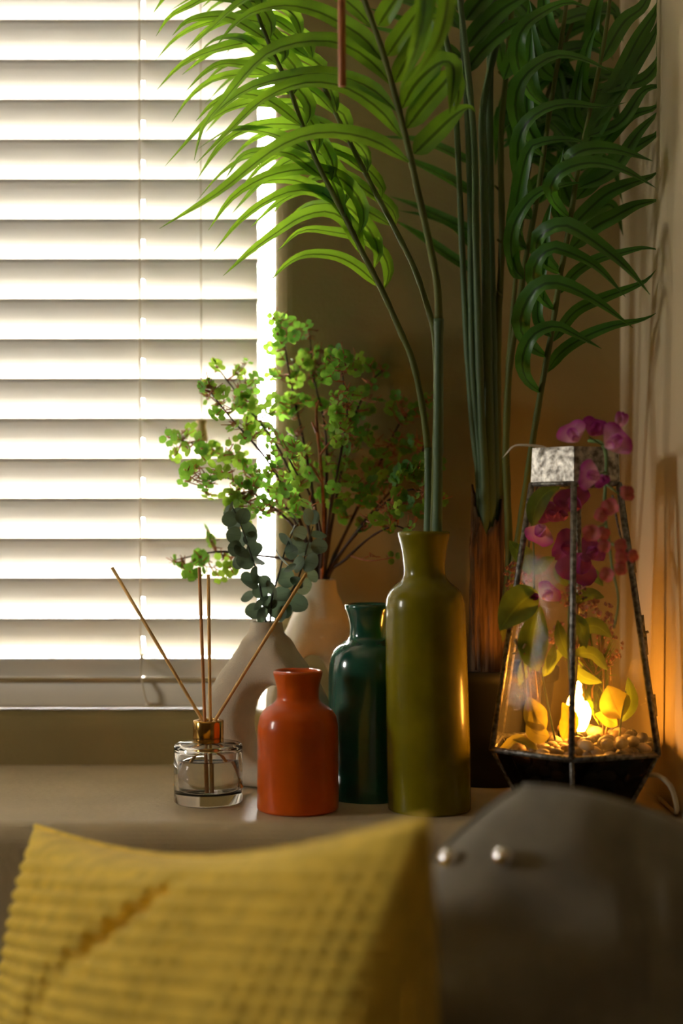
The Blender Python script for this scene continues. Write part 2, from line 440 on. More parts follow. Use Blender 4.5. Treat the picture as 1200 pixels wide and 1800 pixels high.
glazed_vase('bottle_vase', 'tall olive green glazed bottle vase holding arching palm fronds',
    [(1421, 71), (1416, 73), (1350, 73.5), (1200, 72), (1090, 70.5), (1062, 69.5), (1046, 66), (1034, 58), (1024, 46), (1016, 39), (1006, 36.5), (990, 37), (965, 40), (948, 44), (939, 46), (936, 46)], 754.5, 1.267, M['olive'], lean=-0.021)

def donut_vase(label, cx, cy, rotz, outline, hole, t, neck_r, neck_z0, neck_z1):
    """outline: half outline (x, z) of the body; hole: (x, z, rx, rz)"""
    poly = [(-x, z) for x, z in outline]+[(x, z) for x, z in reversed(outline)]
    hx, hz, rx, rz = hole
    def ray(th):
        dx, dz = math.cos(th), math.sin(th); best = 0.01
        for i in range(len(poly)):
            x0, z0 = poly[i]; x1, z1 = poly[(i+1) % len(poly)]
            ex, ez = x1-x0, z1-z0; den = dx*ez-dz*ex
            if abs(den) < 1e-12: continue
            s = ((x0-hx)*ez-(z0-hz)*ex)/den; u = ((x0-hx)*dz-(z0-hz)*dx)/den
            if s > 0 and -1e-6 <= u <= 1+1e-6: best = max(best, s)
        return best
    n, m = 72, 28; v = []; f = []
    ro = [ray(2*PI*i/n) for i in range(n)]
    for i in range(n):
        th = 2*PI*i/n
        ri = 1/math.sqrt((math.cos(th)/rx)**2+(math.sin(th)/rz)**2)
        mid = (ro[i]+ri)/2; half = (ro[i]-ri)/2
        for k in range(m):
            ph = 2*PI*k/m; c, s = math.cos(ph), math.sin(ph)
            e = 0.72
            rr = mid+half*math.copysign(abs(c)**e, c); dep = t*math.copysign(abs(s)**e, s)
            v.append(Vector((hx+rr*math.cos(th), dep, max(hz+rr*math.sin(th), 0.0))))
    for i in range(n):
        for k in range(m):
            i2, k2 = (i+1) % n, (k+1) % m
            f.append((i*m+k, i*m+k2, i2*m+k2, i2*m+k))
    mb = MB().add(v, f)
    nv, nf = lathe([(neck_r*1.5, neck_z0), (neck_r*1.28, neck_z0+(neck_z1-neck_z0)*0.3), (neck_r*1.08, neck_z0+(neck_z1-neck_z0)*0.65), (neck_r, neck_z1-0.001), (neck_r-0.0008, neck_z1), (neck_r-0.0028, neck_z1), (neck_r-0.0035, neck_z1-0.002), (neck_r-0.0035, neck_z1-0.014)], 0, 0, 40)
    mb.add(nv, nf)
    R = Matrix.Rotation(rotz, 3, 'Z')
    v = [R @ p+Vector((cx, cy, 0)) for p in mb.v]
    o = obj('donut_vase', v, mb.f, M['stone'], None, True, None, (cx, cy, 0))
    md = o.modifiers.new('remesh', 'REMESH'); md.mode = 'VOXEL'; md.voxel_size = 0.0013; md.use_smooth_shade = True
    sm = o.modifiers.new('smooth', 'SMOOTH'); sm.factor = 0.6; sm.iterations = 34
    return tag(o, label, 'vase', 'cream ring vases on the ledge')
SX, SY = P(468, 0, 1.378).x, 1.378
TX, TY = P(562, 0, 1.455).x, 1.455
donut_vase('low cream stoneware ring vase with eucalyptus sprigs behind the diffuser', SX, SY, math.radians(-24),
    [(0.034, 0.0), (0.052, 0.010), (0.064, 0.040), (0.066, 0.066), (0.060, 0.090), (0.048, 0.110), (0.034, 0.127), (0.024, 0.140), (0.019, 0.150)], (0.012, 0.062, 0.030, 0.038), 0.024, 0.0158, 0.136, 0.1635)
donut_vase('taller cream stoneware ring vase holding the bush of green florets', TX, TY, math.radians(20),
    [(0.030, 0.0), (0.046, 0.010), (0.056, 0.045), (0.056, 0.080), (0.050, 0.110), (0.040, 0.135), (0.031, 0.155), (0.024, 0.172), (0.020, 0.185)], (-0.010, 0.078, 0.026, 0.045), 0.021, 0.0168, 0.160, 0.2022)

# reed diffuser
def glass_mat(name, ior, col=(1, 1, 1)):
    m, nt, b = new_mat(name)
    b.inputs['Base Color'].default_value = (*col, 1); b.inputs['Roughness'].default_value = 0.0
    b.inputs['Transmission Weight'].default_value = 1.0; b.inputs['IOR'].default_value = ior
    return m
M['bottle'] = glass_mat('bottle_glass', 1.45)
M['liquid'] = glass_mat('diffuser_oil', 1.36, (1.0, 0.97, 0.90))
M['gold'] = mat('gold_collar', (0.62, 0.36, 0.09), 0.16, metal=1.0, var=0.04)
M['reed'] = mat('reed_wood', (0.78, 0.47, 0.15), 0.65, var=0.18, vscale=120, stretch=(1, 1, 0.1))
M['reed_red'] = mat('reed_wood_reddish', (0.66, 0.30, 0.10), 0.65, var=0.18, vscale=120, stretch=(1, 1, 0.1))
DX, DY = P(366, 0, 1.30).x, 1.30
di = thing('reed_diffuser', (DX, DY, 0), 'small round clear glass reed diffuser bottle with shiny gold collar', 'diffuser')
R0 = 0.0318; ZS = 0.0545
outer = [(R0-0.002, 0.0), (R0, 0.002), (R0, ZS-0.003), (R0-0.0012, ZS-0.0006), (R0-0.003, ZS), (0.0155, ZS+0.0005), (0.0125, ZS+0.002), (0.0125, ZS+0.008)]
inner = [(0.0095, ZS+0.008), (0.0095, ZS-0.003), (0.024, ZS-0.0042), (R0-0.0036, ZS-0.008), (R0-0.0032, 0.014), (R0-0.006, 0.0105), (0.001, 0.0100)]
v, f = lathe(outer+inner, DX, DY, 56)
bo = obj('bottle', v, f, M['bottle'], di); bo.data.polygons.foreach_set('use_smooth', [True]*len(bo.data.polygons))
v, f = lathe([(0.001, 0.0102), (R0-0.0062, 0.0107), (R0-0.0034, 0.0142), (R0-0.0038, 0.0405), (R0-0.0046, 0.0397), (0.001, 0.0395)], DX, DY, 48)
obj('oil', v, f, M['liquid'], di)
cz0, cz1 = ZS+0.0012, ZS+0.0212
v, f = lathe([(0.0128, cz0), (0.0140, cz0), (0.0143, cz0+0.0006), (0.0143, cz1-0.0012), (0.0137, cz1), (0.0125, cz1+0.0003), (0.0085, cz1+0.0002), (0.0080, cz1-0.001), (0.0078, cz0+0.002), (0.0120, cz0+0.0015)], DX, DY, 48)
obj('collar', v, f, M['gold'], di)
def reed(tip, exitp, bot, label, mtl):
    # straight stick from above the collar down to the bottle floor
    a = Vector(tip); b = Vector(exitp); dirv = (b-a).normalized()
    e = b+dirv*((b.z-bot)/max(-dirv.z, 0.05))
    o = obj('reed_stick', *tube([a, a.lerp(b, 0.5), b, e], 0.00155, 8), mtl, None, True, None, e)
    tag(o, label, 'reed', 'reed sticks in the diffuser')
cz = cz1
ex = lambda dx, dy: (DX+dx, DY+dy, cz)
reed(P(197, 998, 1.325), ex(-0.0060, 0.0025), 0.0145, 'reed stick leaning furthest left out of the gold collar', M['reed'])
reed(P(350, 997, 1.30), ex(-0.0030, -0.0030), 0.0125, 'upright reddish reed stick, left of the two upright ones', M['reed_red'])
reed(P(366, 1010, 1.318), ex(0.0015, 0.0030), 0.0125, 'upright pale reed stick, right of the two upright ones', M['reed'])
reed(P(538, 1008, 1.285), ex(0.0062, -0.0020), 0.0145, 'reed stick leaning far right across the ring vases', M['reed'])

# wooden rod hanging from the ceiling in front of the palm fronds
M['rod'] = mat('red_brown_wood', (0.46, 0.16, 0.04), 0.5, var=0.15, vscale=60, stretch=(1, 1, 0.08))
rod = thing('hanging_rod', P(600, 152, 1.16), 'thin red-brown wooden rod hanging down before the palm leaves', 'rod')
a = P(601, 152, 1.16); b = P(599, -160, 1.16)
MB().tube([a, a+Vector((0, 0, 0.0008)), b.lerp(a, 0.5), b], [0.0028, 0.0033, 0.0033, 0.0033], 10).build('rod', M['rod'], rod)
MB().tube([b-Vector((0, 0, 0.002)), Vector((b.x, b.y, 1.7205))], 0.0008, 6).build('cord', M['cord'], rod)

# ================================================================== LEAVES
M['palm'] = leaf_mat('palm_leaf', (0.030, 0.130, 0.012), (0.27, 0.46, 0.020), 0.43, 0.42, vein=0.35, vw=0.045)
M['palm_dark'] = leaf_mat('palm_leaf_deep', (0.044, 0.150, 0.018), (0.12, 0.36, 0.02), 0.30, 0.40, vein=0.45, vw=0.045)
M['palm_stem'] = mat('palm_stem', (0.10, 0.120, 0.022), 0.6, spec=0.25, var=0.2, vscale=40, stretch=(1, 1, 0.2))
M['palm_cane'] = mat('palm_cane', (0.085, 0.140, 0.060), 0.5, spec=0.3, var=0.15, vscale=30, stretch=(1, 1, 0.1))
XMAX = XR-0.0035
def blade(pts, W, n=16, face=None, fold=0.16, twist=0.0, uvs=True):
    """a strap leaf along a path; W full width; V-folded across"""
    path = crom(pts, n)
    face = Vector(face) if face is not None else Vector((0, -1, 0.35))
    v = []; f = []; uv = []
    cols = [0.0, 0.25, 0.5, 0.75, 1.0]
    prev = None
    for i, p in enumerate(path):
        t = i/(n-1)
        T = (path[min(i+1, n-1)]-path[max(i-1, 0)]).normalized()
        N = face-T*face.dot(T)
        N = N.normalized() if N.length > 0.15 else (prev or Vector((0, -1, 0)))
        S = T.cross(N).normalized(); N = S.cross(T)
        if twist:
            q = Matrix.Rotation(twist*t, 3, T); S = q @ S; N = q @ N
        prev = N
        w = W*min(1.0, 0.12+(t/0.16)**0.7 if t < 0.16 else 1.0)*(1-max(0.0, (t-0.40)/0.60)**1.7)
        w = max(w, W*0.025)
        for c in cols:
            u = c-0.5
            q = p+S*(u*w)+N*(w*fold*(0.5-abs(u)*2)*-1.0+w*0.05*math.sin(c*PI*2))
            if q.x > XMAX and q.y > 1.15: q.x = XMAX
            if q.y > WY-0.004 and q.x > WX1-0.01: q.y = WY-0.004
            v.append(q); uv.append((c, t))
    m = len(cols)
    for i in range(n-1):
        for k in range(m-1):
            f.append((i*m+k, i*m+k+1, (i+1)*m+k+1, (i+1)*m+k))
    return v, f, uv
def leaflet(pxs, d0, d1, wpx, parent, mtl, bow=0.0, face=None, twist=None, name='leaflet', fold=0.16):
    n = len(pxs)
    pts = [P(x, y, d0+(d1-d0)*(i/(n-1))+bow*math.sin(PI*i/(n-1))) for i, (x, y) in enumerate(pxs)]
    if face is None: face = (rng.uniform(-0.25, 0.25), -1, 0.35+rng.uniform(-0.2, 0.3))
    if twist is None: twist = rng.uniform(-0.5, 0.5)
    v, f, uv = blade(pts, wpx*1.10*d0/F, 18, face, fold, twist)
    return obj(name, v, f, mtl, parent, True, uv)
def stem_tube(pxs, r0, r1, nodes=0.05, n=60, name='stem', parent=None, mtl=None, rfun=None):
    """pxs = (x, y, d); jointed stem whose radius steps down at each node"""
    pts = crom([P(*p) for p in pxs], n)
    Ls = [0]
    for i in range(1, n): Ls.append(Ls[-1]+(pts[i]-pts[i-1]).length)
    rad = []
    for s in Ls:
        t = s/Ls[-1]; r = r0+(r1-r0)*t
        u = (s % nodes)/nodes
        rad.append(r*(1.10-0.16*u))
    v, f = tube(pts, rad, 10)
    return obj(name, v, f, mtl, parent), pts
def rel(base, tmpl, sx=1.0, sy=1.0, jit=4.0):
    return [(base[0]+x*sx+(rng.uniform(-jit, jit) if i else 0), base[1]+y*sy+(rng.uniform(-jit, jit) if i else 0)) for i, (x, y) in enumerate(tmpl)]
L_T = [(0, 0), (-38, -35), (-78, -55), (-128, -58), (-163, -42), (-196, -8)]
BR_T = [(0, 0), (8, -35), (-10, -75), (-42, -102), (-87, -113), (-137, -108), (-182, -92), (-227, -60), (-266, -5)]
CR_T = [(0, 0), (-2, -22), (-10, -42), (-30, -60), (-80, -85), (-115, -88), (-165, -80), (-210, -58), (-250, -15)]

# ---- three palm fronds in the olive vase
VB = Vector((P(752, 0, 1.267).x, 1.267, 0.2))
fa = thing('palm_frond', P(768, 960, 1.262), 'palm frond with dark upright stem and broad leaflets, foremost in the olive vase', 'palm frond', 'palm fronds in the olive vase')
stem_tube([(762, 1015, 1.268), (768, 935, 1.262), (770, 760, 1.25), (771, 560, 1.24)], 0.0046, 0.0042, 0.11, 50, 'stem', fa, M['palm_cane'])
stem_tube([(771, 562, 1.24), (768, 500, 1.237), (755, 430, 1.235), (735, 340, 1.23), (722, 280, 1.228), (700, 190, 1.225), (672, 90, 1.22), (640, 0, 1.22), (612, -80, 1.22)], 0.0034, 0.0022, 0.045, 90, 'rachis', fa, M['palm_stem'])
for pxs, d1, w in [
    ([(718, 285), (650, 243), (560, 232), (480, 262), (380, 340), (280, 402)], 1.27, 30),
    ([(705, 241), (665, 190), (600, 150), (530, 145), (460, 175), (400, 232), (345, 287)], 1.29, 30),
    ([(695, 194), (660, 160), (620, 140), (560, 128), (490, 138), (430, 158), (370, 205), (290, 292)], 1.33, 28),
    ([(685, 147), (655, 110), (600, 75), (530, 72), (470, 92), (430, 130), (390, 180), (358, 220), (341, 282)], 1.28, 32),
    ([(670, 105), (640, 67), (600, 40), (555, 18), (500, 8), (445, 20), (410, 45), (378, 84)], 1.27, 32),
    ([(655, 50), (620, 10), (570, -20), (480, -20), (420, 5), (370, 50), (326, 92)], 1.28, 28)]:
    leaflet(pxs, 1.225, d1, w, fa, M['palm'], face=(-0.25, -1, 0.45), twist=rng.uniform(-0.25, 0.25))
for pxs, d1, w in [
    ([(727, 270), (758, 240), (795, 205), (822, 189), (836, 198)], 1.20, 36),
    ([(714, 225), (745, 185), (778, 148), (796, 130), (806, 160), (800, 195)], 1.19, 36),
    ([(706, 190), (728, 150), (760, 118), (785, 106), (798, 125), (790, 200)], 1.19, 36),
    ([(693, 145), (712, 110), (740, 65), (765, 30), (780, 60)], 1.19, 32),
    ([(680, 98), (706, 60), (738, 15), (765, -20)], 1.19, 32),
    ([(664, 45), (690, 5), (722, -40)], 1.20, 32)]:
    leaflet(pxs, 1.225, d1, w, fa, M['palm'], face=(0.3, -1, 0.35), twist=rng.uniform(-0.2, 0.2))
for pxs in [[(760, -60), (752, 0), (738, 60), (722, 110), (702, 160)], [(790, -60), (785, 10), (770, 70), (740, 120), (712, 152)], [(735, -60), (745, -10), (742, 40), (728, 85)]]:
    leaflet(pxs, 1.12, 1.10, 30, fa, M['palm'], face=(-0.2, -1, 0.3), twist=0.2)

fb = thing('palm_frond', P(752, 960, 1.29), 'arching palm frond whose lowest leaflets droop over the window edge, nearest the vase', 'palm frond', 'palm fronds in the olive vase')
stem_tube([(750, 1015, 1.282), (752, 935, 1.288), (753, 860, 1.292), (752, 788, 1.297)], 0.0042, 0.0038, 0.12, 40, 'stem', fb, M['palm_cane'])
B_ST = [(752, 790, 1.297), (742, 715, 1.30), (725, 635, 1.303), (700, 575, 1.307), (672, 512, 1.31), (640, 450, 1.312), (600, 370, 1.315), (550, 270, 1.32), (510, 160, 1.325), (470, 70, 1.33), (440, -10, 1.335)]
stem_tube(B_ST, 0.0032, 0.0018, 0.035, 100, 'rachis', fb, M['palm_stem'])
for pxs, d1, w in [
    ([(668, 505), (630, 470), (590, 450), (540, 447), (505, 463), (472, 497)], 1.33, 20),
    ([(675, 507), (683, 478), (672, 445), (640, 420), (590, 408), (530, 405), (487, 442)], 1.33, 20),
    ([(640, 452), (612, 392), (575, 371), (530, 380), (490, 405), (440, 442), (392, 485)], 1.35, 26),
    ([(658, 470), (665, 440), (650, 405), (620, 370), (580, 345), (530, 333), (480, 347), (425, 385), (375, 443)], 1.34, 25),
    ([(632, 410), (640, 375), (622, 335), (590, 308), (545, 297), (495, 302), (450, 318), (405, 350), (366, 405)], 1.34, 24),
    ([(605, 380), (585, 320), (550, 277), (510, 280), (460, 318), (430, 350), (407, 376)], 1.37, 22),
    ([(618, 395), (585, 350), (540, 335), (490, 355), (440, 400)], 1.36, 18)]:
    leaflet(pxs, 1.312, d1, w, fb, M['palm'], face=(-0.2, -1, 0.5), twist=rng.uniform(-0.3, 0.3))
for (x, y), s in [((600, 362), 0.95), ((578, 318), 0.95), ((553, 270), 0.98), ((533, 220), 0.95), ((512, 165), 0.92), ((490, 112), 0.85), ((470, 68), 0.78), ((452, 25), 0.72)]:
    leaflet(rel((x+4, y), BR_T, s*rng.uniform(0.85, 1.05), s*rng.uniform(0.75, 1.0)), 1.318, 1.36+rng.uniform(-0.03, 0.02), rng.uniform(20, 26), fb, M['palm'], face=(-0.2, -1, 0.5))
    leaflet(rel((x-4, y), L_T, s*rng.uniform(0.8, 1.1), s*rng.uniform(0.7, 1.1)), 1.318, 1.37+rng.uniform(-0.03, 0.02), rng.uniform(18, 22), fb, M['palm'], face=(-0.2, -1, 0.5))

fc = thing('palm_frond', P(764, 960, 1.272), 'palm frond arching behind the foremost one toward the window top', 'palm frond', 'palm fronds in the olive vase')
C_ST = [(758, 1010, 1.270), (762, 935, 1.275), (765, 800, 1.29), (767, 680, 1.30), (763, 590, 1.31), (748, 530, 1.32), (727, 470, 1.33), (690, 395, 1.34), (655, 330, 1.35), (625, 270, 1.355), (590, 200, 1.36), (555, 120, 1.365), (520, 50, 1.37), (495, -10, 1.375)]
stem_tube(C_ST, 0.0035, 0.0018, 0.04, 130, 'rachis', fc, M['palm_stem'])
for (x, y), s in [((692, 397), 0.9), ((668, 350), 0.95), ((643, 303), 0.95), ((615, 250), 1.0), ((590, 198), 1.0), ((567, 148), 0.95), ((547, 102), 0.9), ((527, 62), 0.85), ((508, 15), 0.8)]:
    leaflet(rel((x+2, y), CR_T, s*rng.uniform(0.9, 1.1), s*rng.uniform(0.9, 1.1)), 1.35, 1.40+rng.uniform(-0.03, 0.02), rng.uniform(19, 25), fc, M['palm'], face=(-0.2, -1, 0.5))
    leaflet(rel((x-4, y), L_T, s*rng.uniform(0.8, 1.1), s*rng.uniform(0.7, 1.0)), 1.35, 1.41+rng.uniform(-0.03, 0.02), rng.uniform(17, 22), fc, M['palm'], face=(-0.2, -1, 0.5))

# ---- potted palm behind the lantern
M['pot'] = mat('black_plastic_pot', (0.006, 0.006, 0.006), 0.5, var=0.1, vscale=60)
M['soil'] = mat('dark_soil', (0.02, 0.014, 0.009), 0.95, var=0.4, vscale=200, bump=0.8, bscale=300)
M['fibre'] = mat('palm_fibre', (0.055, 0.028, 0.012), 0.9, col2=(0.20, 0.11, 0.052), vscale=260, bump=0.9, bscale=420, stretch=(1, 1, 0.05))
PX_, PY_ = P(858, 0, 1.42).x, 1.42
pp = thing('potted_palm', (PX_, PY_, 0), 'large artificial palm with cane bundle and hanging fronds in a black pot', 'palm')
v, f = lathe([(0.050, 0.0), (0.053, 0.002), (0.066, 0.100), (0.070, 0.102), (0.071, 0.114), (0.069, 0.115), (0.066, 0.113), (0.064, 0.098), (0.060, 0.096)], PX_, PY_, 48)
obj('pot', v, f, M['pot'], pp)
v, f = lathe([(0.0635, 0.094), (0.0640, 0.099), (0.05, 0.102), (0.03, 0.104), (0.004, 0.105)], PX_, PY_, 32)
obj('soil', v, f, M['soil'], pp)
# fibre sheath, jagged and split at the front
mb = MB(); nn = 40; prof = []
rows = 14
for i in range(nn):
    th = 2*PI*i/nn                       # th = -pi/2 faces the camera
    fr = max(0.0, math.cos(th+PI/2+0.05))
    ytop = 858+75*fr**1.5+rng.uniform(-9, 9)+ (14 if math.cos(th) > 0.5 else 0)
    zt = P(0, ytop, 1.42).z
    for j in range(rows):
        t = j/(rows-1); z = 0.100+(zt-0.100)*t
        r = 0.0195-0.0035*t+rng.uniform(-0.0006, 0.0006)+0.004*max(0, 0.3-t)
        prof.append((PX_-0.001+r*math.cos(th), PY_+r*math.sin(th), z))
fa_ = []
for i in range(nn):
    i2 = (i+1) % nn
    for j in range(rows-1): fa_.append((i*rows+j, i2*rows+j, i2*rows+j+1, i*rows+j+1))
sh = obj('fibre_sheath', prof, fa_, M['fibre'], pp)
sd = sh.modifiers.new('thick', 'SOLIDIFY'); sd.thickness = 0.0015
mb = MB()
for k in range(34):
    x = 834+rng.uniform(-5, 9); y0 = rng.uniform(900, 1120); l = rng.uniform(40, 110)
    d = 1.42-0.017
    pts = [P(x, y0, d), P(x+rng.uniform(-5, 3), y0+l*0.4, d-0.002), P(x+rng.uniform(-3, 5), y0+l, d-0.003)]
    mb.tube(crom(pts, 6), [0.0006, 0.0005, 0.0005, 0.0004, 0.0003, 0.0002], 4)
for k in range(10):
    x = 836+rng.uniform(-2, 3)
    mb.tube(crom([P(836+rng.uniform(-3, 2), 935+k*6, 1.402), P(838+rng.uniform(-4, 3), 1040, 1.400), P(835+rng.uniform(-2, 2), 1100, 1.400), P(836+rng.uniform(-1, 1), 1178, 1.400)], 10), 0.0006, 4)
o = mb.build('fibre_strands', M['fibre'], pp); o['kind'] = 'stuff'
def cane(pxs, r0, r1, mtl='palm_cane', nodes=0.13, name='cane'):
    o, pts = stem_tube(pxs, r0, r1, nodes, 90, name, pp, M[mtl]); return o
D = 1.42
c1 = cane([(846, 1160, 1.42), (842, 870, 1.415), (830, 740, 1.41), (820, 600, 1.405), (812, 440, 1.40), (806, 300, 1.395), (797, 140, 1.39), (778, 45, 1.385)], 0.0040, 0.0026, nodes=0.10)
c2 = cane([(850, 1160, 1.42), (847, 870, 1.412), (838, 740, 1.408), (829, 600, 1.40), (825, 300, 1.395), (815, 100, 1.39), (808, -40, 1.385)], 0.0040, 0.0028, nodes=0.12)
c3 = cane([(856, 1160, 1.42), (852, 870, 1.406), (846, 740, 1.40), (841, 600, 1.395), (836, 420, 1.39), (833, 250, 1.385), (815, 60, 1.38), (800, -60, 1.375)], 0.0046, 0.0028, nodes=0.14)
c4 = cane([(860, 1160, 1.425), (861, 870, 1.412), (856, 600, 1.405), (850, 300, 1.40), (848, 200, 1.40), (862, 120, 1.40), (880, 40, 1.40), (896, -60, 1.40)], 0.0064, 0.0032, nodes=0.15)
c5 = cane([(864, 1160, 1.428), (868, 870, 1.422), (865, 600, 1.418), (860, 300, 1.414), (862, 100, 1.41), (872, -60, 1.41)], 0.0058, 0.0034, nodes=0.15)
c6 = cane([(868, 1160, 1.43), (875, 870, 1.43), (874, 700, 1.425), (876, 560, 1.42), (882, 420, 1.415), (880, 250, 1.41), (890, 120, 1.41), (905, -50, 1.41)], 0.0042, 0.0026, 'palm_stem', nodes=0.045)
D_ST = [(872, 1165, 1.415), (893, 1010, 1.40), (891, 860, 1.395), (889, 780, 1.39), (895, 650, 1.38), (908, 560, 1.375), (925, 450, 1.37), (945, 340, 1.365), (965, 200, 1.36), (985, 80, 1.355), (1000, -30, 1.35)]
cD = cane(D_ST, 0.0042, 0.0020, 'palm_stem', nodes=0.06)
E_ST = [(874, 1165, 1.42), (905, 980, 1.39), (925, 850, 1.365), (936, 775, 1.355), (950, 690, 1.345), (968, 590, 1.335), (985, 480, 1.325), (1000, 400, 1.32), (1015, 300, 1.315), (1040, 180, 1.31), (1062, 70, 1.305), (1075, -30, 1.30)]
cE = cane(E_ST, 0.0040, 0.0018, 'palm_stem', nodes=0.05)
F_ST = [(870, 1165, 1.43), (884, 900, 1.435), (890, 700, 1.44), (900, 560, 1.44), (915, 400, 1.44), (940, 240, 1.44), (985, 100, 1.435), (1030, -30, 1.43)]
cF = cane(F_ST, 0.0034, 0.0018, 'palm_stem', nodes=0.05)
DK = M['palm_dark']
for pxs, d0, d1, w in [
    ([(950, 690), (925, 665), (918, 630), (935, 590), (975, 573), (1015, 590), (1057, 613)], 1.345, 1.30, 24),
    ([(962, 628), (930, 605), (915, 575), (920, 540), (940, 508), (965, 496), (1000, 503), (1050, 530), (1112, 576)], 1.34, 1.27, 30),
    ([(975, 545), (950, 520), (938, 490), (942, 460), (968, 436), (1000, 443), (1050, 470), (1099, 522)], 1.33, 1.27, 28),
    ([(985, 480), (955, 460), (943, 432), (952, 410), (985, 395), (1015, 404), (1075, 447), (1112, 482), (1142, 518)], 1.325, 1.26, 30),
    ([(912, 487), (898, 440), (905, 390), (940, 342), (985, 326), (1030, 320)], 1.37, 1.31, 24),
    ([(1003, 385), (975, 355), (968, 325), (990, 298), (1040, 285), (1095, 298), (1152, 330)], 1.32, 1.27, 28),
    ([(1012, 320), (995, 300), (1000, 278), (1030, 262), (1080, 262), (1147, 283)], 1.315, 1.28, 26),
    ([(925, 440), (905, 400), (912, 330), (930, 262), (960, 248), (1000, 245), (1045, 255)], 1.37, 1.31, 24),
    ([(940, 360), (915, 310), (910, 250), (928, 212), (960, 190), (1000, 182), (1060, 188), (1100, 180)], 1.365, 1.30, 26),
    ([(955, 275), (920, 240), (905, 180), (922, 132), (972, 98), (1020, 102), (1078, 128)], 1.36, 1.30, 28),
    ([(965, 190), (930, 160), (908, 100), (918, 50), (960, 18), (1000, 4), (1040, 16)], 1.36, 1.31, 28)]:
    par = cD if d0 > 1.35 else cE
    leaflet(pxs, d0, d1, w, par, DK, bow=-0.02, face=(-0.1, -1, 0.5), twist=rng.uniform(-0.3, 0.3))
# broad leaflets hanging along stem D and E on their left
for pxs, w in [([(924, 437), (905, 420), (901, 380), (908, 320)], 22), ([(919, 490), (905, 470), (899, 425), (904, 370)], 22), ([(933, 385), (918, 360), (915, 310), (925, 260)], 22),
               ([(976, 140), (950, 115), (933, 65), (930, 0)], 26), ([(963, 192), (938, 165), (930, 110), (934, 50)], 26), ([(952, 255), (930, 225), (925, 160), (932, 100)], 24),
               ([(985, 80), (965, 50), (955, 0), (960, -50)], 24)]:
    leaflet(pxs, 1.365, 1.34, w, cD, DK, face=(-0.4, -1, 0.1), twist=0.2)
for pxs, w in [([(968, 592), (945, 560), (950, 500), (965, 440)], 18), ([(985, 482), (962, 455), (958, 400), (970, 350)], 18), ([(1000, 400), (978, 370), (978, 310), (990, 260)], 18), ([(1028, 235), (1010, 200), (1015, 140), (1030, 90)], 20), ([(1040, 180), (1022, 150), (1030, 90), (1050, 40)], 22), ([(1060, 80), (1040, 60), (1050, 0), (1075, -50)], 24)]:
    leaflet(pxs, 1.33, 1.31, w, cE, DK, face=(-0.4, -1, 0.1), twist=0.2)
# leaflets that reach the side wall
for pxs, d0, w in [
    ([(960, 655), (985, 620), (1025, 593), (1075, 573), (1125, 563), (1157, 550)], 1.345, 20),
    ([(972, 600), (1010, 548), (1062, 523), (1105, 507), (1135, 493), (1153, 474)], 1.34, 19),
    ([(985, 515), (1010, 480), (1050, 455), (1090, 445), (1130, 436), (1164, 440)], 1.33, 18),
    ([(1000, 440), (1040, 402), (1080, 380), (1120, 360), (1168, 350)], 1.325, 26),
    ([(1002, 400), (1060, 345), (1100, 325), (1140, 312), (1164, 298)], 1.32, 26),
    ([(1012, 350), (1060, 300), (1100, 268), (1140, 245), (1172, 225)], 1.318, 28),
    ([(1020, 300), (1060, 250), (1105, 205), (1150, 190), (1172, 170)], 1.315, 26),
    ([(1025, 270), (1065, 190), (1110, 120), (1150, 60), (1176, 10)], 1.31, 30),
    ([(1035, 220), (1080, 150), (1120, 70), (1165, 0), (1180, -40)], 1.31, 28),
    ([(1045, 160), (1085, 150), (1130, 140), (1160, 105), (1178, 60)], 1.31, 22),
    ([(1055, 110), (1095, 40), (1130, 10), (1150, -40)], 1.305, 26),
    ([(1015, 330), (1075, 300), (1120, 235), (1165, 190)], 1.31, 24),
    ([(1030, 240), (1090, 215), (1130, 160), (1165, 150), (1180, 130)], 1.31, 20)]:
    leaflet(pxs, d0, 1.315, w, cE, DK, face=(0.2, -1, 0.3), twist=rng.uniform(-0.3, 0.3))
# dark inner mass of the crown and the leaflets behind the canes
for k in range(46):
    x0 = rng.uniform(885, 1030); y0 = rng.uniform(20, 400); s = rng.choice([-1, 1, 1])
    lx = rng.uniform(70, 150)*s; ly = rng.uniform(-120, -10)
    if x0+lx > 1095: lx = 1095-x0
    if x0+lx < 870: lx = 870-x0
    d0 = rng.uniform(1.41, 1.45)
    leaflet([(x0, y0), (x0+lx*0.35, y0+ly*0.6), (x0+lx*0.75, y0+ly*0.8), (x0+lx, y0+ly*0.3+rng.uniform(-20, 40))], d0, d0+rng.uniform(-0.02, 0.03), rng.uniform(20, 30), cF, DK, face=(rng.uniform(-0.5, 0.5), -1, 0.4))
for pxs, w in [([(838, 480), (790, 450), (740, 415), (690, 385)], 22), ([(838, 410), (790, 388), (740, 365), (685, 345)], 22), ([(838, 345), (790, 315), (740, 290), (685, 268)], 22), ([(836, 290), (780, 262), (730, 245), (660, 240)], 20), ([(838, 445), (800, 400), (750, 380), (700, 370)], 16)]:
    leaflet(pxs, 1.42, 1.46, w, c4, DK, face=(0.1, -1, 0.6), twist=0.2)
for pxs, w in [([(812, 100), (770, 75), (720, 40), (640, 12)], 22), ([(808, 50), (760, 20), (700, 0), (640, -10)], 22), ([(815, 55), (780, 10), (740, -20)], 22), ([(812, 102), (760, 90), (700, 60), (620, 40)], 18), ([(808, 20), (770, -20), (720, -40)], 24)]:
    leaflet(pxs, 1.39, 1.43, w, c3, DK, face=(0.1, -1, 0.6), twist=0.2)
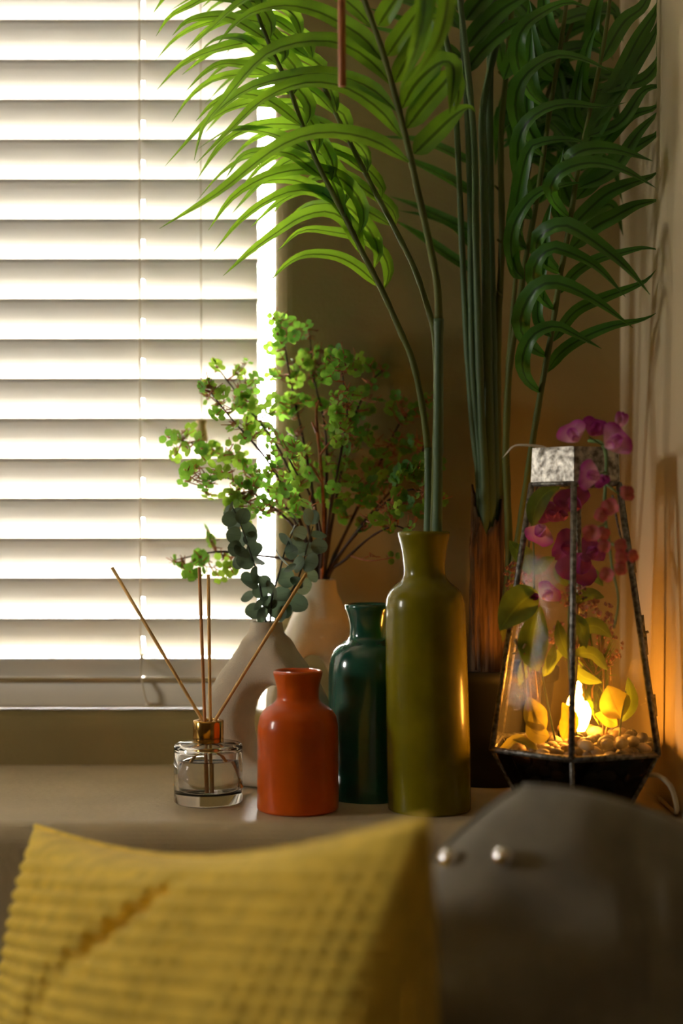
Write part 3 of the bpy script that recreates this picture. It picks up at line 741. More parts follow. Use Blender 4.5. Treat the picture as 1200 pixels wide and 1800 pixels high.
for pxs, w in [([(820, 82), (850, 45), (890, 10), (950, -20)], 34), ([(818, 35), (845, 0), (890, -40)], 34), ([(815, 130), (850, 85), (900, 45), (960, 20)], 26), ([(885, 140), (905, 90), (930, 50), (960, 30)], 26)]:
    leaflet(pxs, 1.385, 1.38, w, c3, DK, face=(0.2, -1, 0.4), twist=0.2)
# stub nodes on cane 6
mb = MB()
for x, y, s in [(883, 430, -1), (878, 335, -1), (886, 225, 1), (884, 275, -1), (885, 135, -1), (882, 520, -1), (890, 90, 1)]:
    a = P(x, y, 1.415); b = P(x+9*s, y-9, 1.41); mb.tube([a, b], [0.0014, 0.001], 6)
mb.build('node_stubs', M['palm_stem'], c6)

# ================================================================== GREEN FLORET BRANCHES IN THE TALL RING VASE
M['floret'] = leaf_mat('floret_petal', (0.080, 0.260, 0.035), (0.30, 0.60, 0.06), 0.40, 0.6, vein=0.8, vw=0.02, var=0.3, vscale=60)
M['floret2'] = leaf_mat('floret_petal_yellowish', (0.140, 0.310, 0.035), (0.42, 0.66, 0.07), 0.43, 0.6, vein=0.8, vw=0.02, var=0.3, vscale=60)
M['bark'] = mat('twig_bark', (0.045, 0.024, 0.015), 0.7, var=0.35, vscale=90, bump=0.5, bscale=300)
M['twig'] = mat('twig_orange', (0.34, 0.11, 0.035), 0.6, var=0.3, vscale=150)
def floret_mesh(seed, npet, cup):
    r = random.Random(seed); v = []; f = []; uv = []
    for k in range(npet):
        a = 2*PI*k/npet+r.uniform(-0.2, 0.2); rad = r.uniform(0.36, 0.46); lift = cup*r.uniform(0.6, 1.3)
        c = Vector((math.cos(a), math.sin(a), 0)); s = Vector((-math.sin(a), math.cos(a), 0))
        base = len(v)
        ring = 9
        cen = c*0.54
        def z(p):
            q = p.length; return lift*q*q*0.55+0.03*math.sin(5*a)
        v.append(cen+Vector((0, 0, z(cen)-0.03))); uv.append((0.5, 0.5))
        for j in range(ring):
            b = 2*PI*j/ring
            p = cen+c*(rad*math.cos(b)*0.98)+s*(rad*0.98*math.sin(b)*r.uniform(0.93, 1.05))
            if j in (0,): p = p*0.93
            v.append(p+Vector((0, 0, z(p)+0.04*math.sin(3*b+k)))); uv.append((0.5+0.5*math.cos(b), 0.5+0.5*math.sin(b)))
        for j in range(ring): f.append((base, base+1+j, base+1+(j+1) % ring))
    return v, f, uv
FLO = []
for i, (npet, cup) in enumerate([(5, 0.5), (4, 0.3), (3, 0.6), (5, 0.8), (6, 0.35), (4, 0.7)]):
    for mm in ('floret', 'floret2'):
        v, f, uv = floret_mesh(40+i, npet, cup)
        FLO.append((mm, mesh_data('floret', v, f, M[mm], True, uv)))
SPOTS = """456,128 503,140 452,195 495,190 470,260 557,178 548,248 590,235 640,250 610,310 640,320 665,290 730,300 825,305 660,235 437,318 522,333 318,310 240,288 235,370
350,390 380,330 210,365 265,385 250,430 313,430 240,460 350,490 300,500 380,430 440,410 500,400 420,460 490,440 535,400 690,385 640,490 710,480 750,450 780,510 700,372 750,380 650,390
885,410 850,435 910,480 980,410 940,440 72,540 145,510 180,545 140,575 195,595 230,580 90,605 130,650 150,640 230,650 128,690 215,690 215,745 270,600 320,620 350,640 300,560 340,540
380,520 430,560 455,520 440,610 490,580 515,570 330,700 310,750 370,740 400,760 350,780 280,740 300,690 410,690 455,640 495,720 535,705 560,770 610,740 605,670 530,640 480,690 640,600
665,540 700,570 690,630 740,580 805,595 840,640 780,650 690,690 730,700 790,700 820,720 850,690 880,660 920,650 900,570 870,560 940,560 960,620 935,680 910,770 880,740 940,750 960,800
1030,755 800,830 760,860 840,850 690,780 750,760 800,770 650,720 640,760 920,855 865,960 450,760 470,790 215,865 225,900 95,975 120,1000 185,960 150,1010 200,990 260,970 250,1030 290,1000
160,1025 300,780 340,840 420,790 610,330 625,295 590,300 660,450 700,440 680,500 720,530 660,500 350,410 365,365 545,265 470,205 440,120""".split()
BR = [
    ('tallest branch of green florets rising at the left beside the window edge', [(563, 1055, 0.0), (558, 930, .0), (538, 800, .0), (515, 690, .005), (500, 610, .005), (490, 565, .0)]),
    ('branch of green florets rising straight up behind the bare orange twig', [(566, 1055, .005), (572, 900, .01), (572, 760, .015), (550, 660, .02), (545, 595, .02)]),
    ('branch with the densest green florets in the middle of the bush', [(568, 1055, -.01), (580, 900, -.03), (600, 790, -.045), (610, 720, -.05), (600, 650, -.05)]),
    ('branch of green florets ending in one small floret on the dark wall', [(568, 1055, .01), (590, 880, .01), (615, 760, .01), (645, 680, .01), (672, 652, .01)]),
    ('branch of green florets reaching toward the palm stems', [(570, 1055, .01), (615, 920, .015), (665, 820, .02), (705, 740, .02), (748, 706, .015)]),
    ('branch of green florets that crosses behind the palm stems', [(572, 1055, .0), (630, 930, .0), (690, 860, .0), (735, 815, .005), (745, 780, .01)]),
    ('branch of green florets fanning right just above the olive vase', [(570, 1055, -.02), (620, 945, -.035), (670, 890, -.05), (720, 860, -.055), (772, 880, -.06)]),
    ('lowest right branch with one heart-shaped floret beside the olive vase', [(572, 1055, -.01), (605, 985, -.02), (650, 945, -.04), (690, 925, -.06), (712, 930, -.08)]),
    ('branch of green florets arching to the upper left before the blind', [(561, 1055, .0), (535, 900, .0), (490, 790, .0), (430, 710, .0), (385, 650, .0)]),
    ('branch of green florets in the left half of the bush, before the blind tassel', [(560, 1055, -.01), (525, 910, -.03), (470, 810, -.045), (410, 740, -.05), (370, 690, -.05)]),
    ('branch of green florets reaching furthest left of the bush', [(558, 1055, .0), (515, 910, -.01), (440, 835, -.01), (370, 790, -.01), (300, 770, -.01)]),
    ('branch of green florets in the left of the bush, below the tassel', [(558, 1055, -.01), (520, 930, -.03), (450, 870, -.04), (400, 840, -.04), (365, 850, -.04)]),
    ('lowest left branch of green florets above the diffuser reeds', [(556, 1055, .0), (510, 985, .0), (440, 975, .0), (380, 970, .0), (305, 985, .0)]),
    ('branch of green florets in the centre of the bush, low and near the viewer', [(565, 1055, -.02), (565, 940, -.05), (545, 870, -.065), (520, 830, -.07), (500, 790, -.07)]),
]
BD = TY
branches = []
for label, pts in BR:
    root = thing('floret_branch', P(pts[0][0], pts[0][1], BD+pts[0][2]), label, 'branch', 'floret branches in the tall ring vase')
    pp3 = crom([P(562+(x-564)*0.7 if i == 0 else x, y, BD+max(-0.006, min(0.006, dd)) if i == 0 else BD+dd*(0.5 if i == 1 else 0.9)) for i, (x, y, dd) in enumerate([(pts[0][0], 1075, pts[0][2]), (562+(pts[0][0]-564)*1.2+(pts[1][0]-562)*0.10, 1010, pts[0][2]*0.3)]+pts[1:])], 22)
    rad = [0.0022*(1-0.7*i/21)*(1.0+0.25*(i % 5 == 0)) for i in range(22)]
    MB().tube(pp3, rad, 7).build('stem', M['bark'], root)
    branches.append((root, pp3, [], MB()))
spots = [tuple(map(float, s.split(','))) for s in SPOTS]
spots = [(260+x/2, 500+y/2, 1.0) for x, y in spots]
extra = []
for x, y, s in spots:
    if x > 480 and 640 < y < 900 and x < 760 and not (x > 640 and y < 760):
        extra.append((x+rng.uniform(-32, 32), y+rng.uniform(-28, 32), 0.9))
    if rng.random() < 0.85 and 330 < x < 770 and y < 930 and not (x > 640 and y < 700):
        extra.append((x+rng.uniform(-24, 24), y+rng.uniform(-20, 24), 0.85))
count = {}
for x, y, s in spots+extra:
    best = None
    for bi, (root, p3, lst, mbt) in enumerate(branches):
        for i in range(9, 22):
            q = p3[i]; qx = 600+q.x*F/q.y; qy = HZ-(q.z-CZ)*F/q.y
            pen = 0 if qy > y-6 else (y-6-qy)*1.5
            dd = math.hypot(qx-x, qy-y)+pen+3*len(lst)*0.12
            if best is None or dd < best[0]: best = (dd, bi, i)
    _, bi, i = best
    root, p3, lst, mbt = branches[bi]
    q = p3[i]
    d = q.y+rng.uniform(-0.035, 0.02)
    d = min(d, 1.488 if x > 480 else 1.50)
    if 690 < x and y > 820: d = min(d, 1.40)
    pos = P(x, y, d)
    if (pos-q).length > 0.10: pos = q+(pos-q)*1.0
    mid = q.lerp(pos, 0.5)+Vector((rng.uniform(-.004, .004), rng.uniform(-.004, .004), -0.005*rng.random()))
    mbt.tube(crom([q, mid, pos], 6), [0.0010, 0.0009, 0.0008, 0.0007, 0.0006, 0.0006], 5)
    for kk in range(6):                                  # short bare side spurs
        t0 = q.lerp(pos, rng.uniform(0.3, 1.0)); e = t0+Vector((rng.uniform(-1, 1), rng.uniform(-1, 1), rng.uniform(-0.2, 1))).normalized()*rng.uniform(0.005, 0.014)
        mbt.tube([t0, e], [0.0006, 0.0004], 4)
    lst.append((pos, s))
for root, p3, lst, mbt in branches:
    if mbt.v:
        o = mbt.build('twigs', M['twig'], root); o['kind'] = 'stuff'
    for pos, s in lst:
        mm, me = FLO[rng.randrange(len(FLO))]
        nrm = Vector((rng.uniform(-0.8, 0.8), -1.0+rng.uniform(-0.2, 0.9), rng.uniform(-0.35, 0.9))).normalized()
        q = nrm.to_track_quat('Z', 'Y') @ Euler((0, 0, rng.uniform(0, 6.28))).to_quaternion()
        inst('floret', me, pos, q, 0.0102*s*rng.uniform(0.85, 1.18), root)
# one bare cut orange twig in the middle
tw = thing('bare_twig', P(560, 880, 1.43), 'bare forked orange twig among the green florets', 'twig')
MB().tube(crom([P(564, 1050, 1.455), P(568, 900, 1.43), P(562, 800, 1.425), P(556, 745, 1.42), P(556, 706, 1.42)], 14), [0.0018]*12+[0.0016, 0.0015], 6).build('stem', M['twig'], tw)
mb = MB()
for a, b in [((556, 760), (548, 742)), ((562, 800), (585, 770)), ((566, 850), (545, 815)), ((556, 720), (560, 704))]:
    mb.tube([P(*a, 1.421), P(*b, 1.415)], [0.0013, 0.0009], 5)
mb.build('fork', M['twig'], tw)

# ================================================================== EUCALYPTUS SPRIGS IN THE LOW RING VASE
M['euca'] = leaf_mat('eucalyptus_leaf', (0.105, 0.145, 0.095), (0.14, 0.21, 0.12), 0.22, 0.65, vein=0.85, vw=0.015, var=0.2, vscale=80)
M['euca_stem'] = mat('eucalyptus_stem', (0.05, 0.055, 0.04), 0.7, var=0.2, vscale=80)
def round_leaf(seed):
    r = random.Random(seed); v = [(0, 0, 0)]; uv = [(0.5, 0.5)]; f = []
    nr, na = 4, 16
    for i in range(1, nr+1):
        for k in range(na):
            a = 2*PI*k/na; rr = i/nr
            x = rr*math.cos(a)*0.92; y = rr*math.sin(a)*(1.0+0.06*math.sin(a))
            z = 0.22*abs(x)**1.3+0.10*y*y+0.03*math.sin(3*a+seed)*rr
            v.append((x, y+1.0, z)); uv.append((0.5+x*0.5, 0.5+y*0.5))
    v[0] = (0, 1.0, 0.0)
    for k in range(na): f.append((0, 1+k, 1+(k+1) % na))
    for i in range(nr-1):
        for k in range(na):
            k2 = (k+1) % na; a = 1+i*na
            f.append((a+k, a+na+k, a+na+k2, a+k2))
    return mesh_data('leaf', v, f, M['euca'], True, uv)
ELM = [round_leaf(i) for i in range(3)]
def sprig(label, stem, leaves):
    root = thing('eucalyptus_sprig', P(*stem[0]), label, 'sprig', 'eucalyptus sprigs in the low ring vase')
    pts = crom([P(*p) for p in stem], 20)
    MB().tube(pts, [0.0013*(1-0.5*i/19) for i in range(20)], 6).build('stem', M['euca_stem'], root)
    for x, y, r in leaves:
        # attach at the nearest stem point below the leaf centre
        bp = min(pts, key=lambda q: math.hypot(600+q.x*F/q.y-x, (HZ-(q.z-CZ)*F/q.y-(y+5))))
        d = bp.y+rng.uniform(-0.014, 0.012)
        c = P(x, y, d); dirv = (c-bp)
        if dirv.length < 0.004: dirv = Vector((rng.uniform(-1, 1), -0.6, 0.5))*0.006
        yv = dirv.normalized(); rr = r*d/F
        nrm = Vector((rng.uniform(-0.55, 0.55), -1, rng.uniform(-0.1, 0.75)))
        zv = (nrm-yv*nrm.dot(yv)); zv = zv.normalized() if zv.length > 0.1 else Vector((0, -1, 0))
        xv = yv.cross(zv)
        Rm = Matrix((xv, yv, zv)).transposed()
        loc = c-yv*rr
        inst('leaf', rng.choice(ELM), loc, Rm.to_quaternion(), rr, root)
cv = lambda pts: [(340+x/4, 850+y/4, r) for x, y, r in pts]
sprig('taller eucalyptus sprig with grey-green leaves leaning left before the blind', [(470, 1110, 1.378), (462, 1060, 1.375), (452, 1010, 1.37), (436, 960, 1.365), (420, 915, 1.36), (405, 885, 1.36)],
      cv([(270, 165, 11), (250, 190, 12), (300, 200, 12), (255, 250, 15), (345, 230, 15), (290, 300, 14), (280, 360, 17), (385, 330, 18), (340, 405, 18), (400, 390, 14), (288, 455, 16), (335, 485, 18), (430, 545, 21), (430, 465, 16), (365, 550, 17), (325, 555, 14), (420, 640, 17), (390, 690, 20), (440, 690, 14), (385, 800, 14), (465, 832, 19), (430, 900, 17), (480, 915, 18), (470, 770, 16)]))
sprig('middle eucalyptus sprig with the largest round leaves above the vase mouth', [(474, 1110, 1.375), (478, 1050, 1.365), (490, 1010, 1.36), (500, 970, 1.355), (510, 945, 1.355), (525, 915, 1.355)],
      cv([(615, 535, 21), (660, 395, 19), (640, 665, 20), (560, 745, 20), (500, 690, 13), (620, 780, 16), (740, 350, 16), (720, 440, 17), (720, 240, 14), (690, 480, 15), (680, 600, 14), (590, 880, 19), (540, 840, 14), (700, 330, 12)]))
sprig('right eucalyptus sprig leaning over the reed stick toward the taller vase', [(478, 1110, 1.380), (492, 1065, 1.375), (515, 1035, 1.37), (530, 1000, 1.37), (540, 960, 1.37), (550, 925, 1.37)],
      cv([(790, 470, 18), (830, 560, 20), (745, 570, 17), (800, 235, 16), (845, 240, 13), (875, 370, 16), (770, 720, 17), (720, 845, 21), (630, 920, 16), (820, 480, 17), (880, 440, 15), (730, 690, 15), (830, 650, 14), (660, 900, 15)]))

# ================================================================== GLASS LANTERN
M['tin'] = mat('mottled_tin', (0.13, 0.11, 0.085), 0.42, metal=0.65, col2=(0.62, 0.57, 0.48), vscale=150, bump=0.3, bscale=300)
M['solder'] = mat('dark_solder', (0.10, 0.095, 0.085), 0.38, metal=0.8, col2=(0.34, 0.32, 0.28), vscale=220, bump=0.5, bscale=500)
LX, LY = P(1012, 0, 1.272).x, 1.272
ZB, ZR, ZG, ZT = 0.003, 0.057, 0.2935, 0.325
RB, RR, RG, RT = 0.052, 0.0830, 0.0440, 0.0425
ANG = [math.radians(42+60*k) for k in range(6)]
def hx(k, R, z): a = ANG[k % 6]; return Vector((LX+R*math.cos(a), LY-R*math.sin(a), z))
la = thing('glass_lantern', (LX, LY, 0), 'tall tapering glass lantern with mottled tin collar, lit warm from inside', 'lantern')
def bar(a, b, r, name, parent, mtl): return MB().tube([a, a.lerp(b, 0.5), b], r, 6).build(name, mtl, parent)
for k in range(6):
    bar(hx(k, RR, ZR), hx(k, RG, ZG), 0.0029, 'upright_bar', la, M['solder'])
    bar(hx(k, RB, ZB), hx(k, RR, ZR), 0.0020, 'base_bar', la, M['solder'])
    bar(hx(k, RR, ZR), hx(k+1, RR, ZR), 0.0028, 'rim_bar', la, M['solder'])
    bar(hx(k, RG, ZG-0.001), hx(k+1, RG, ZG-0.001), 0.0024, 'collar_bar', la, M['solder'])
    bar(hx(k, RB, ZB), hx(k+1, RB, ZB), 0.0022, 'foot_bar', la, M['solder'])
    def plate(R0, z0, R1, z1, t, name, mtl):
        q = [hx(k, R0, z0), hx(k+1, R0, z0), hx(k+1, R1, z1), hx(k, R1, z1)]
        q2 = [hx(k, R0-t, z0), hx(k+1, R0-t, z0), hx(k+1, R1-t, z1), hx(k, R1-t, z1)]
        return obj(name, q+q2, [(0, 1, 2, 3), (7, 6, 5, 4), (0, 4, 5, 1), (1, 5, 6, 2), (2, 6, 7, 3), (3, 7, 4, 0)], mtl, la, False)
    plate(RR-0.0005, ZR, RG-0.0005, ZG, 0.0016, 'pane', M['lantern_glass'])
    plate(RB-0.0005, ZB, RR-0.0005, ZR, 0.0016, 'base_pane', M['base_glass'])
    plate(RG+0.0010, ZG+0.001, RT+0.0010, ZT, 0.0016, 'collar_plate', M['tin'])
v = [hx(k, RB, ZB-0.003) for k in range(6)]+[hx(k, RB, ZB) for k in range(6)]
obj('base_plate', v, [tuple(range(5, -1, -1)), tuple(range(6, 12))]+[(k, (k+1) % 6, (k+1) % 6+6, k+6) for k in range(6)], M['solder'], la, False)
# hinge stubs and latch on the right edge
for t in (0.30, 0.55, 0.62, 0.86):
    p = hx(5, RG, ZG).lerp(hx(5, RR, ZR), t); MB().tube([p+Vector((0.0015, -0.001, 0.010)), p+Vector((0.0035, -0.001, -0.010))], 0.0018, 6).build('hinge', M['solder'], la)
p = hx(5, RG, ZG).lerp(hx(5, RR, ZR), 0.58); MB().tube([p, p+Vector((0.006, -0.003, 0.002))], 0.0014, 6).build('latch', M['solder'], la)
# dark wire loop hanging from the collar on the right
pts = [P(1072, 800, 1.25), P(1085, 850, 1.25), P(1095, 900, 1.252), P(1098, 935, 1.254), P(1093, 950, 1.254), P(1084, 915, 1.252), P(1076, 870, 1.25)]
MB().tube(crom(pts, 24), 0.0010, 6).build('wire_loop', M['solder'], la)
# paper strip poking out of the collar on the left
M['paper'] = mat('raffia_strip', (0.55, 0.48, 0.36), 0.8, var=0.1)
v, f, uv = blade([P(960, 786, 1.235), P(925, 783, 1.24), P(903, 784, 1.245), P(890, 797, 1.247), P(882, 806, 1.248)], 0.0055, 12, (0, -0.5, 1), 0.1)
tag(obj('raffia_strip', v, f, M['paper'], None, True, uv, P(925, 783, 1.24)), 'pale raffia strip poking out left over the lantern collar', 'strip')
# bulb on a holder
def emis(name, col, st):
    m, nt, b = new_mat(name); b.inputs['Base Color'].default_value = (*col, 1)
    b.inputs['Emission Color'].default_value = (*col, 1); b.inputs['Emission Strength'].default_value = st; return m
M['bulb'] = emis('warm_bulb', (1.0, 0.38, 0.045), 100.0)
BX, BYY = P(1016, 0, 1.285).x, 1.285
bu = thing('candle_bulb', (BX, BYY, 0.05), 'glowing warm candle-shaped bulb among the lantern pebbles', 'bulb')
zb = P(0, 1285, BYY).z
prof = smooth_prof([(0.006, 0.0), (0.0090, 0.006), (0.0118, 0.016), (0.0105, 0.026), (0.0065, 0.036), (0.0030, 0.043), (0.0005, 0.046)], 26)
v, f = lathe([(r, z+zb) for r, z in prof], BX, BYY, 24); obj('glass_bulb', v, f, M['bulb'], bu)
v, f = lathe([(0.0085, 0.005), (0.0085, zb-0.004), (0.0070, zb), (0.0040, zb)], BX, BYY, 20); obj('socket', v, f, M['soil'], bu)
# pebbles
M['pebble'] = [mat('pebble_grey', (0.16, 0.13, 0.10), 0.6, var=0.25, vscale=60), mat('pebble_tan', (0.30, 0.19, 0.10), 0.6, var=0.25, vscale=60), mat('pebble_dark', (0.07, 0.055, 0.045), 0.6, var=0.25, vscale=60), mat('pebble_pale', (0.42, 0.32, 0.20), 0.6, var=0.2, vscale=60)]
def pebble_mesh(seed, mtl):
    r = random.Random(seed); v = []; f = []; nu, nv = 10, 6
    for i in range(1, nv):
        for k in range(nu):
            a = 2*PI*k/nu; b = PI*i/nv
            w = 1+0.12*math.sin(2*a+seed)+0.08*math.sin(3*b+seed)
            v.append((w*math.sin(b)*math.cos(a), 0.78*w*math.sin(b)*math.sin(a), 0.62*math.cos(b)))
    v.append((0, 0, 0.62)); v.append((0, 0, -0.62)); t, bt = len(v)-2, len(v)-1
    for i in range(nv-2):
        for k in range(nu): f.append((i*nu+k, (i+1)*nu+k, (i+1)*nu+(k+1) % nu, i*nu+(k+1) % nu))
    for k in range(nu): f.append((t, k, (k+1) % nu)); f.append((bt, (nv-2)*nu+(k+1) % nu, (nv-2)*nu+k))
    return mesh_data('pebble', v, f, mtl)
PBM = [pebble_mesh(i, M['pebble'][i % 4]) for i in range(8)]
def hexrad(z):
    R = RB+(RR-RB)*(z-ZB)/(ZR-ZB) if z < ZR else RR+(RG-RR)*(z-ZR)/(ZG-ZR)
    return R*0.866
placed = []
for layer, z in enumerate([0.0085, 0.018, 0.0275, 0.037, 0.0465, 0.056, 0.0645]):
    R = hexrad(z)-0.0115
    tries = 0
    for t in range(900):
        a = rng.uniform(0, 2*PI); rr = R*math.sqrt(rng.random())
        x, y = rr*math.cos(a), rr*math.sin(a)
        if layer < 4 and (rr < R-0.012 or y > -0.2*R): continue
        if layer == 4 and rr < R-0.02: continue              # only the shell that shows through the glass
        if math.hypot(LX+x-BX, LY+y-BYY) < 0.019: continue
        if layer == 6 and x < -0.005: continue
        s = rng.uniform(0.0062, 0.0082)
        if any((x-p[0])**2+(y-p[1])**2+((z-p[2])*1.35)**2 < (s+p[3])**2*0.66 for p in placed): continue
        placed.append((x, y, z+rng.uniform(-0.001, 0.001), s))
for x, y, z, s in placed:
    o = inst('pebble', rng.choice(PBM), (LX+x, LY+y, z), Euler((rng.uniform(-0.4, 0.4), rng.uniform(-0.4, 0.4), rng.uniform(0, 6.28))).to_quaternion(), s)
    tag(o, 'small rounded pebble in the bed at the bottom of the lit glass lantern', 'pebble', 'pebbles in the lantern')
print('pebbles', len(placed))
mb = MB(); v, f = lathe([(0.028, 0.0035), (0.036, 0.03), (0.040, 0.05), (0.036, 0.055), (0.012, 0.0575), (0.0095, 0.0575)], LX, LY, 24)
tag(mb.add(v, f).build('gravel_core', M['pebble'][2], None, True, (LX, LY, 0.0035)), 'dark gravel packed under the lantern pebbles', 'gravel', None, 'stuff')

# ================================================================== FLOWERS IN AND ON THE LANTERN
M['pea'] = petal_mat('sweet_pea_petal', (0.88, 0.50, 0.62), (0.50, 0.030, 0.36))
M['pea_mag'] = petal_mat('sweet_pea_petal_magenta', (0.50, 0.10, 0.32), (0.33, 0.012, 0.24))
M['coral'] = petal_mat('coral_petal', (0.60, 0.20, 0.17), (0.55, 0.10, 0.13))
M['dryfl'] = petal_mat('dusty_pink_floret', (0.50, 0.26, 0.20), (0.45, 0.22, 0.20))
M['gleaf'] = leaf_mat('spray_leaf', (0.045, 0.15, 0.03), (0.32, 0.46, 0.04), 0.45, 0.5, vein=1.35, vw=0.02, var=0.2, vscale=60)
M['yleaf'] = leaf_mat('yellow_leaf', (0.20, 0.20, 0.025), (0.60, 0.52, 0.05), 0.5, 0.5, vein=0.75, vw=0.02, var=0.2, vscale=60)
M['gstem'] = mat('spray_stem', (0.12, 0.21, 0.055), 0.6, var=0.15, vscale=60)
M['straw'] = mat('dried_straw', (0.45, 0.28, 0.09), 0.7, var=0.2, vscale=100)
def petal(w, h, ruffle, cup, seed, na=14, nr=4, notch=0.0):
    """rounded ruffled petal growing along +Y, cupped toward +Z"""
    v = [(0, h*0.5, cup*h*0.10)]; f = []; uv = [(0.5, 0.45)]
    for i in range(1, nr+1):
        q = i/nr
        for k in range(na):
            a = 2*PI*k/na
            x = w/2*q*math.cos(a); y = h/2+h/2*q*math.sin(a)
            if notch and math.sin(a) > 0: y -= notch*h*q*q*max(0, math.sin(a))**12
            x *= 0.35+0.65*min(1, y/h*1.9)**0.7
            z = cup*h*((y/h)**2*0.5+(x/(w/2))**2*0.4)+ruffle*h*q**3*math.sin(5*a+seed)
            v.append((x, y, z)); uv.append((0.5+0.5*math.cos(a)*q, min(1, math.hypot(x, y)/h)))
    for k in range(na): f.append((0, 1+k, 1+(k+1) % na))
    for i in range(nr-1):
        for k in range(na):
            k2 = (k+1) % na; a = 1+i*na; f.append((a+k, a+na+k, a+na+k2, a+k2))
    return v, f, uv
def blossom_mesh(seed, mtl, kind):
    mb = MB()
    def add(pt, rot, off=(0, 0, 0)):
        R = Euler(rot).to_matrix(); mb.add([R @ Vector(p)+Vector(off) for p in pt[0]], pt[1], pt[2])
    if kind == 'pea':
        add(petal(1.9, 1.35, 0.07, 0.18, seed, 18, 5, notch=0.12), (0.1, 0, 0), (0, -0.45, 0))
        add(petal(0.85, 0.95, 0.05, 0.35, seed+1), (0.55, 0.45, 0.55), (0.05, -0.45, 0.10))
        add(petal(0.85, 0.95, 0.05, 0.35, seed+2), (0.55, -0.45, -0.55), (-0.05, -0.45, 0.10))
        add(petal(0.5, 0.6, 0.0, 0.5, seed+3), (0.9, 0, 0.1), (0, -0.45, 0.16))
    elif kind == 'bud':
        for k in range(3): add(petal(0.6, 1.2, 0.04, 0.45, seed+k), (0.1, 0, 0.25*(k-1)), (0, 0, 0.04*k))
    else:
        for k in range(4): add(petal(1.0, 0.95, 0.08, 0.4, seed+k, 10, 3), (0.45, 0, k*PI/2+0.3))
    me = mesh_data('petals', mb.v, mb.f, mtl, True, mb.uv)
    return me
BM = {'pea': [blossom_mesh(s, M['pea'], 'pea') for s in (1, 5)], 'mag': [blossom_mesh(s, M['pea_mag'], 'pea') for s in (2, 9)], 'coral': [blossom_mesh(s, M['coral'], 'four') for s in (3, 8)], 'bud': [blossom_mesh(4, M['pea'], 'bud')]}
M['cmesh'] = None
def blossom(kind, x, y, d, r, parent, up=0.0, face=(0, -1, 0.1)):
    n = Vector(face).normalized()
    q = n.to_track_quat('Z', 'Y') @ Euler((0, 0, up)).to_quaternion()
    o = inst('blossom', rng.choice(BM[kind]), P(x, y, d), q, r*d/F, parent)
    return o
def oval_leaf(pts, d0, d1, w, parent, mtl, name='leaf', face=None):
    n = len(pts)
    p3 = [P(x, y, d0+(d1-d0)*i/(n-1)) for i, (x, y) in enumerate(pts)]
    path = crom(p3, 12); v = []; f = []; uv = []
    face = Vector(face or (0, -1, 0.3))
    for i, p in enumerate(path):
        t = i/11; T = (path[min(i+1, 11)]-path[max(i-1, 0)]).normalized()
        N = (face-T*face.dot(T)).normalized(); S = T.cross(N)
        ww = w*d0/F*max(0.04, math.sin(PI*t**0.85)**0.8)
        for c in (0, 0.25, 0.5, 0.75, 1):
            u = c-0.5; v.append(p+S*u*ww+N*(abs(u)*0.25*ww)); uv.append((c, t))
    for i in range(11):
        for k in range(4): f.append((i*5+k, i*5+k+1, (i+1)*5+k+1, (i+1)*5+k))
    return obj(name, v, f, mtl, parent, True, uv)
# --- spray of sweet peas draped over the lantern's collar, outside
sp = thing('sweet_pea_spray', P(1062, 790, 1.20), 'pink sweet pea spray hanging down outside the lantern collar', 'flower spray')
MB().tube(crom([P(1035, 775, 1.235), P(1055, 778, 1.215), P(1065, 800, 1.20), P(1064, 850, 1.195), P(1062, 900, 1.19), P(1070, 950, 1.187), P(1076, 1000, 1.183), P(1086, 1045, 1.178), P(1084, 1080, 1.172), P(1078, 1105, 1.17)], 30), [0.0018-0.0010*i/29 for i in range(30)], 7).build('stem', M['gstem'], sp)
mb = MB()
for a, b, da in [((1064, 830), (1050, 835), 1.19), ((1063, 850), (1092, 872), 1.19), ((1062, 895), (1060, 900), 1.185), ((1066, 920), (1047, 930), 1.18), ((1072, 955), (1094, 965), 1.18), ((1078, 1005), (1068, 1012), 1.175), ((1058, 782), (1035, 768), 1.20), ((1062, 785), (1075, 770), 1.19)]:
    MB().tube([P(*a, da+0.004), P(*b, da-0.002)], [0.0010, 0.0008], 5).build('side_stem', M['gstem'], sp)
for kind, x, y, d, r, up, fc_ in [
    ('pea', 1008, 766, 1.20, 30, 0.5, (-0.3, -1, 0.2)), ('mag', 1043, 756, 1.205, 27, -0.4, (0.1, -1, 0.3)), ('pea', 1076, 778, 1.185, 36, -0.9, (0.1, -1, 0.1)), ('bud', 1086, 755, 1.20, 26, -0.25, (0, -1, 0.1)),
    ('pea', 1040, 836, 1.18, 30, 1.4, (-0.1, -1, 0.0)), ('mag', 1054, 842, 1.19, 18, -2.6, (0.3, -1, 0)),
    ('coral', 1097, 870, 1.18, 20, 0.4, (0.3, -1, 0.3)), ('coral', 1072, 893, 1.175, 21, 0.9, (-0.2, -1, 0.2)), ('coral', 1054, 903, 1.175, 18, 0.2, (0.1, -1, -0.2)),
    ('coral', 1040, 933, 1.17, 22, 0.6, (-0.3, -1, -0.4)), ('coral', 1057, 940, 1.172, 17, 0.1, (0.2, -1, 0.2)), ('coral', 1060, 960, 1.17, 16, 0.3, (0, -1, 0)), ('coral', 1086, 957, 1.172, 17, 0.8, (0.3, -1, -0.2)),
    ('coral', 1088, 979, 1.168, 17, 0.5, (0.2, -1, 0)), ('coral', 1107, 977, 1.168, 16, 0.9, (0.4, -1, 0)), ('coral', 1067, 1008, 1.165, 18, 0.0, (-0.3, -1, -0.2)), ('coral', 1087, 1000, 1.165, 17, 0.6, (0.2, -1, 0.1))]:
    blossom(kind, x, y, d, r, sp, up, fc_)
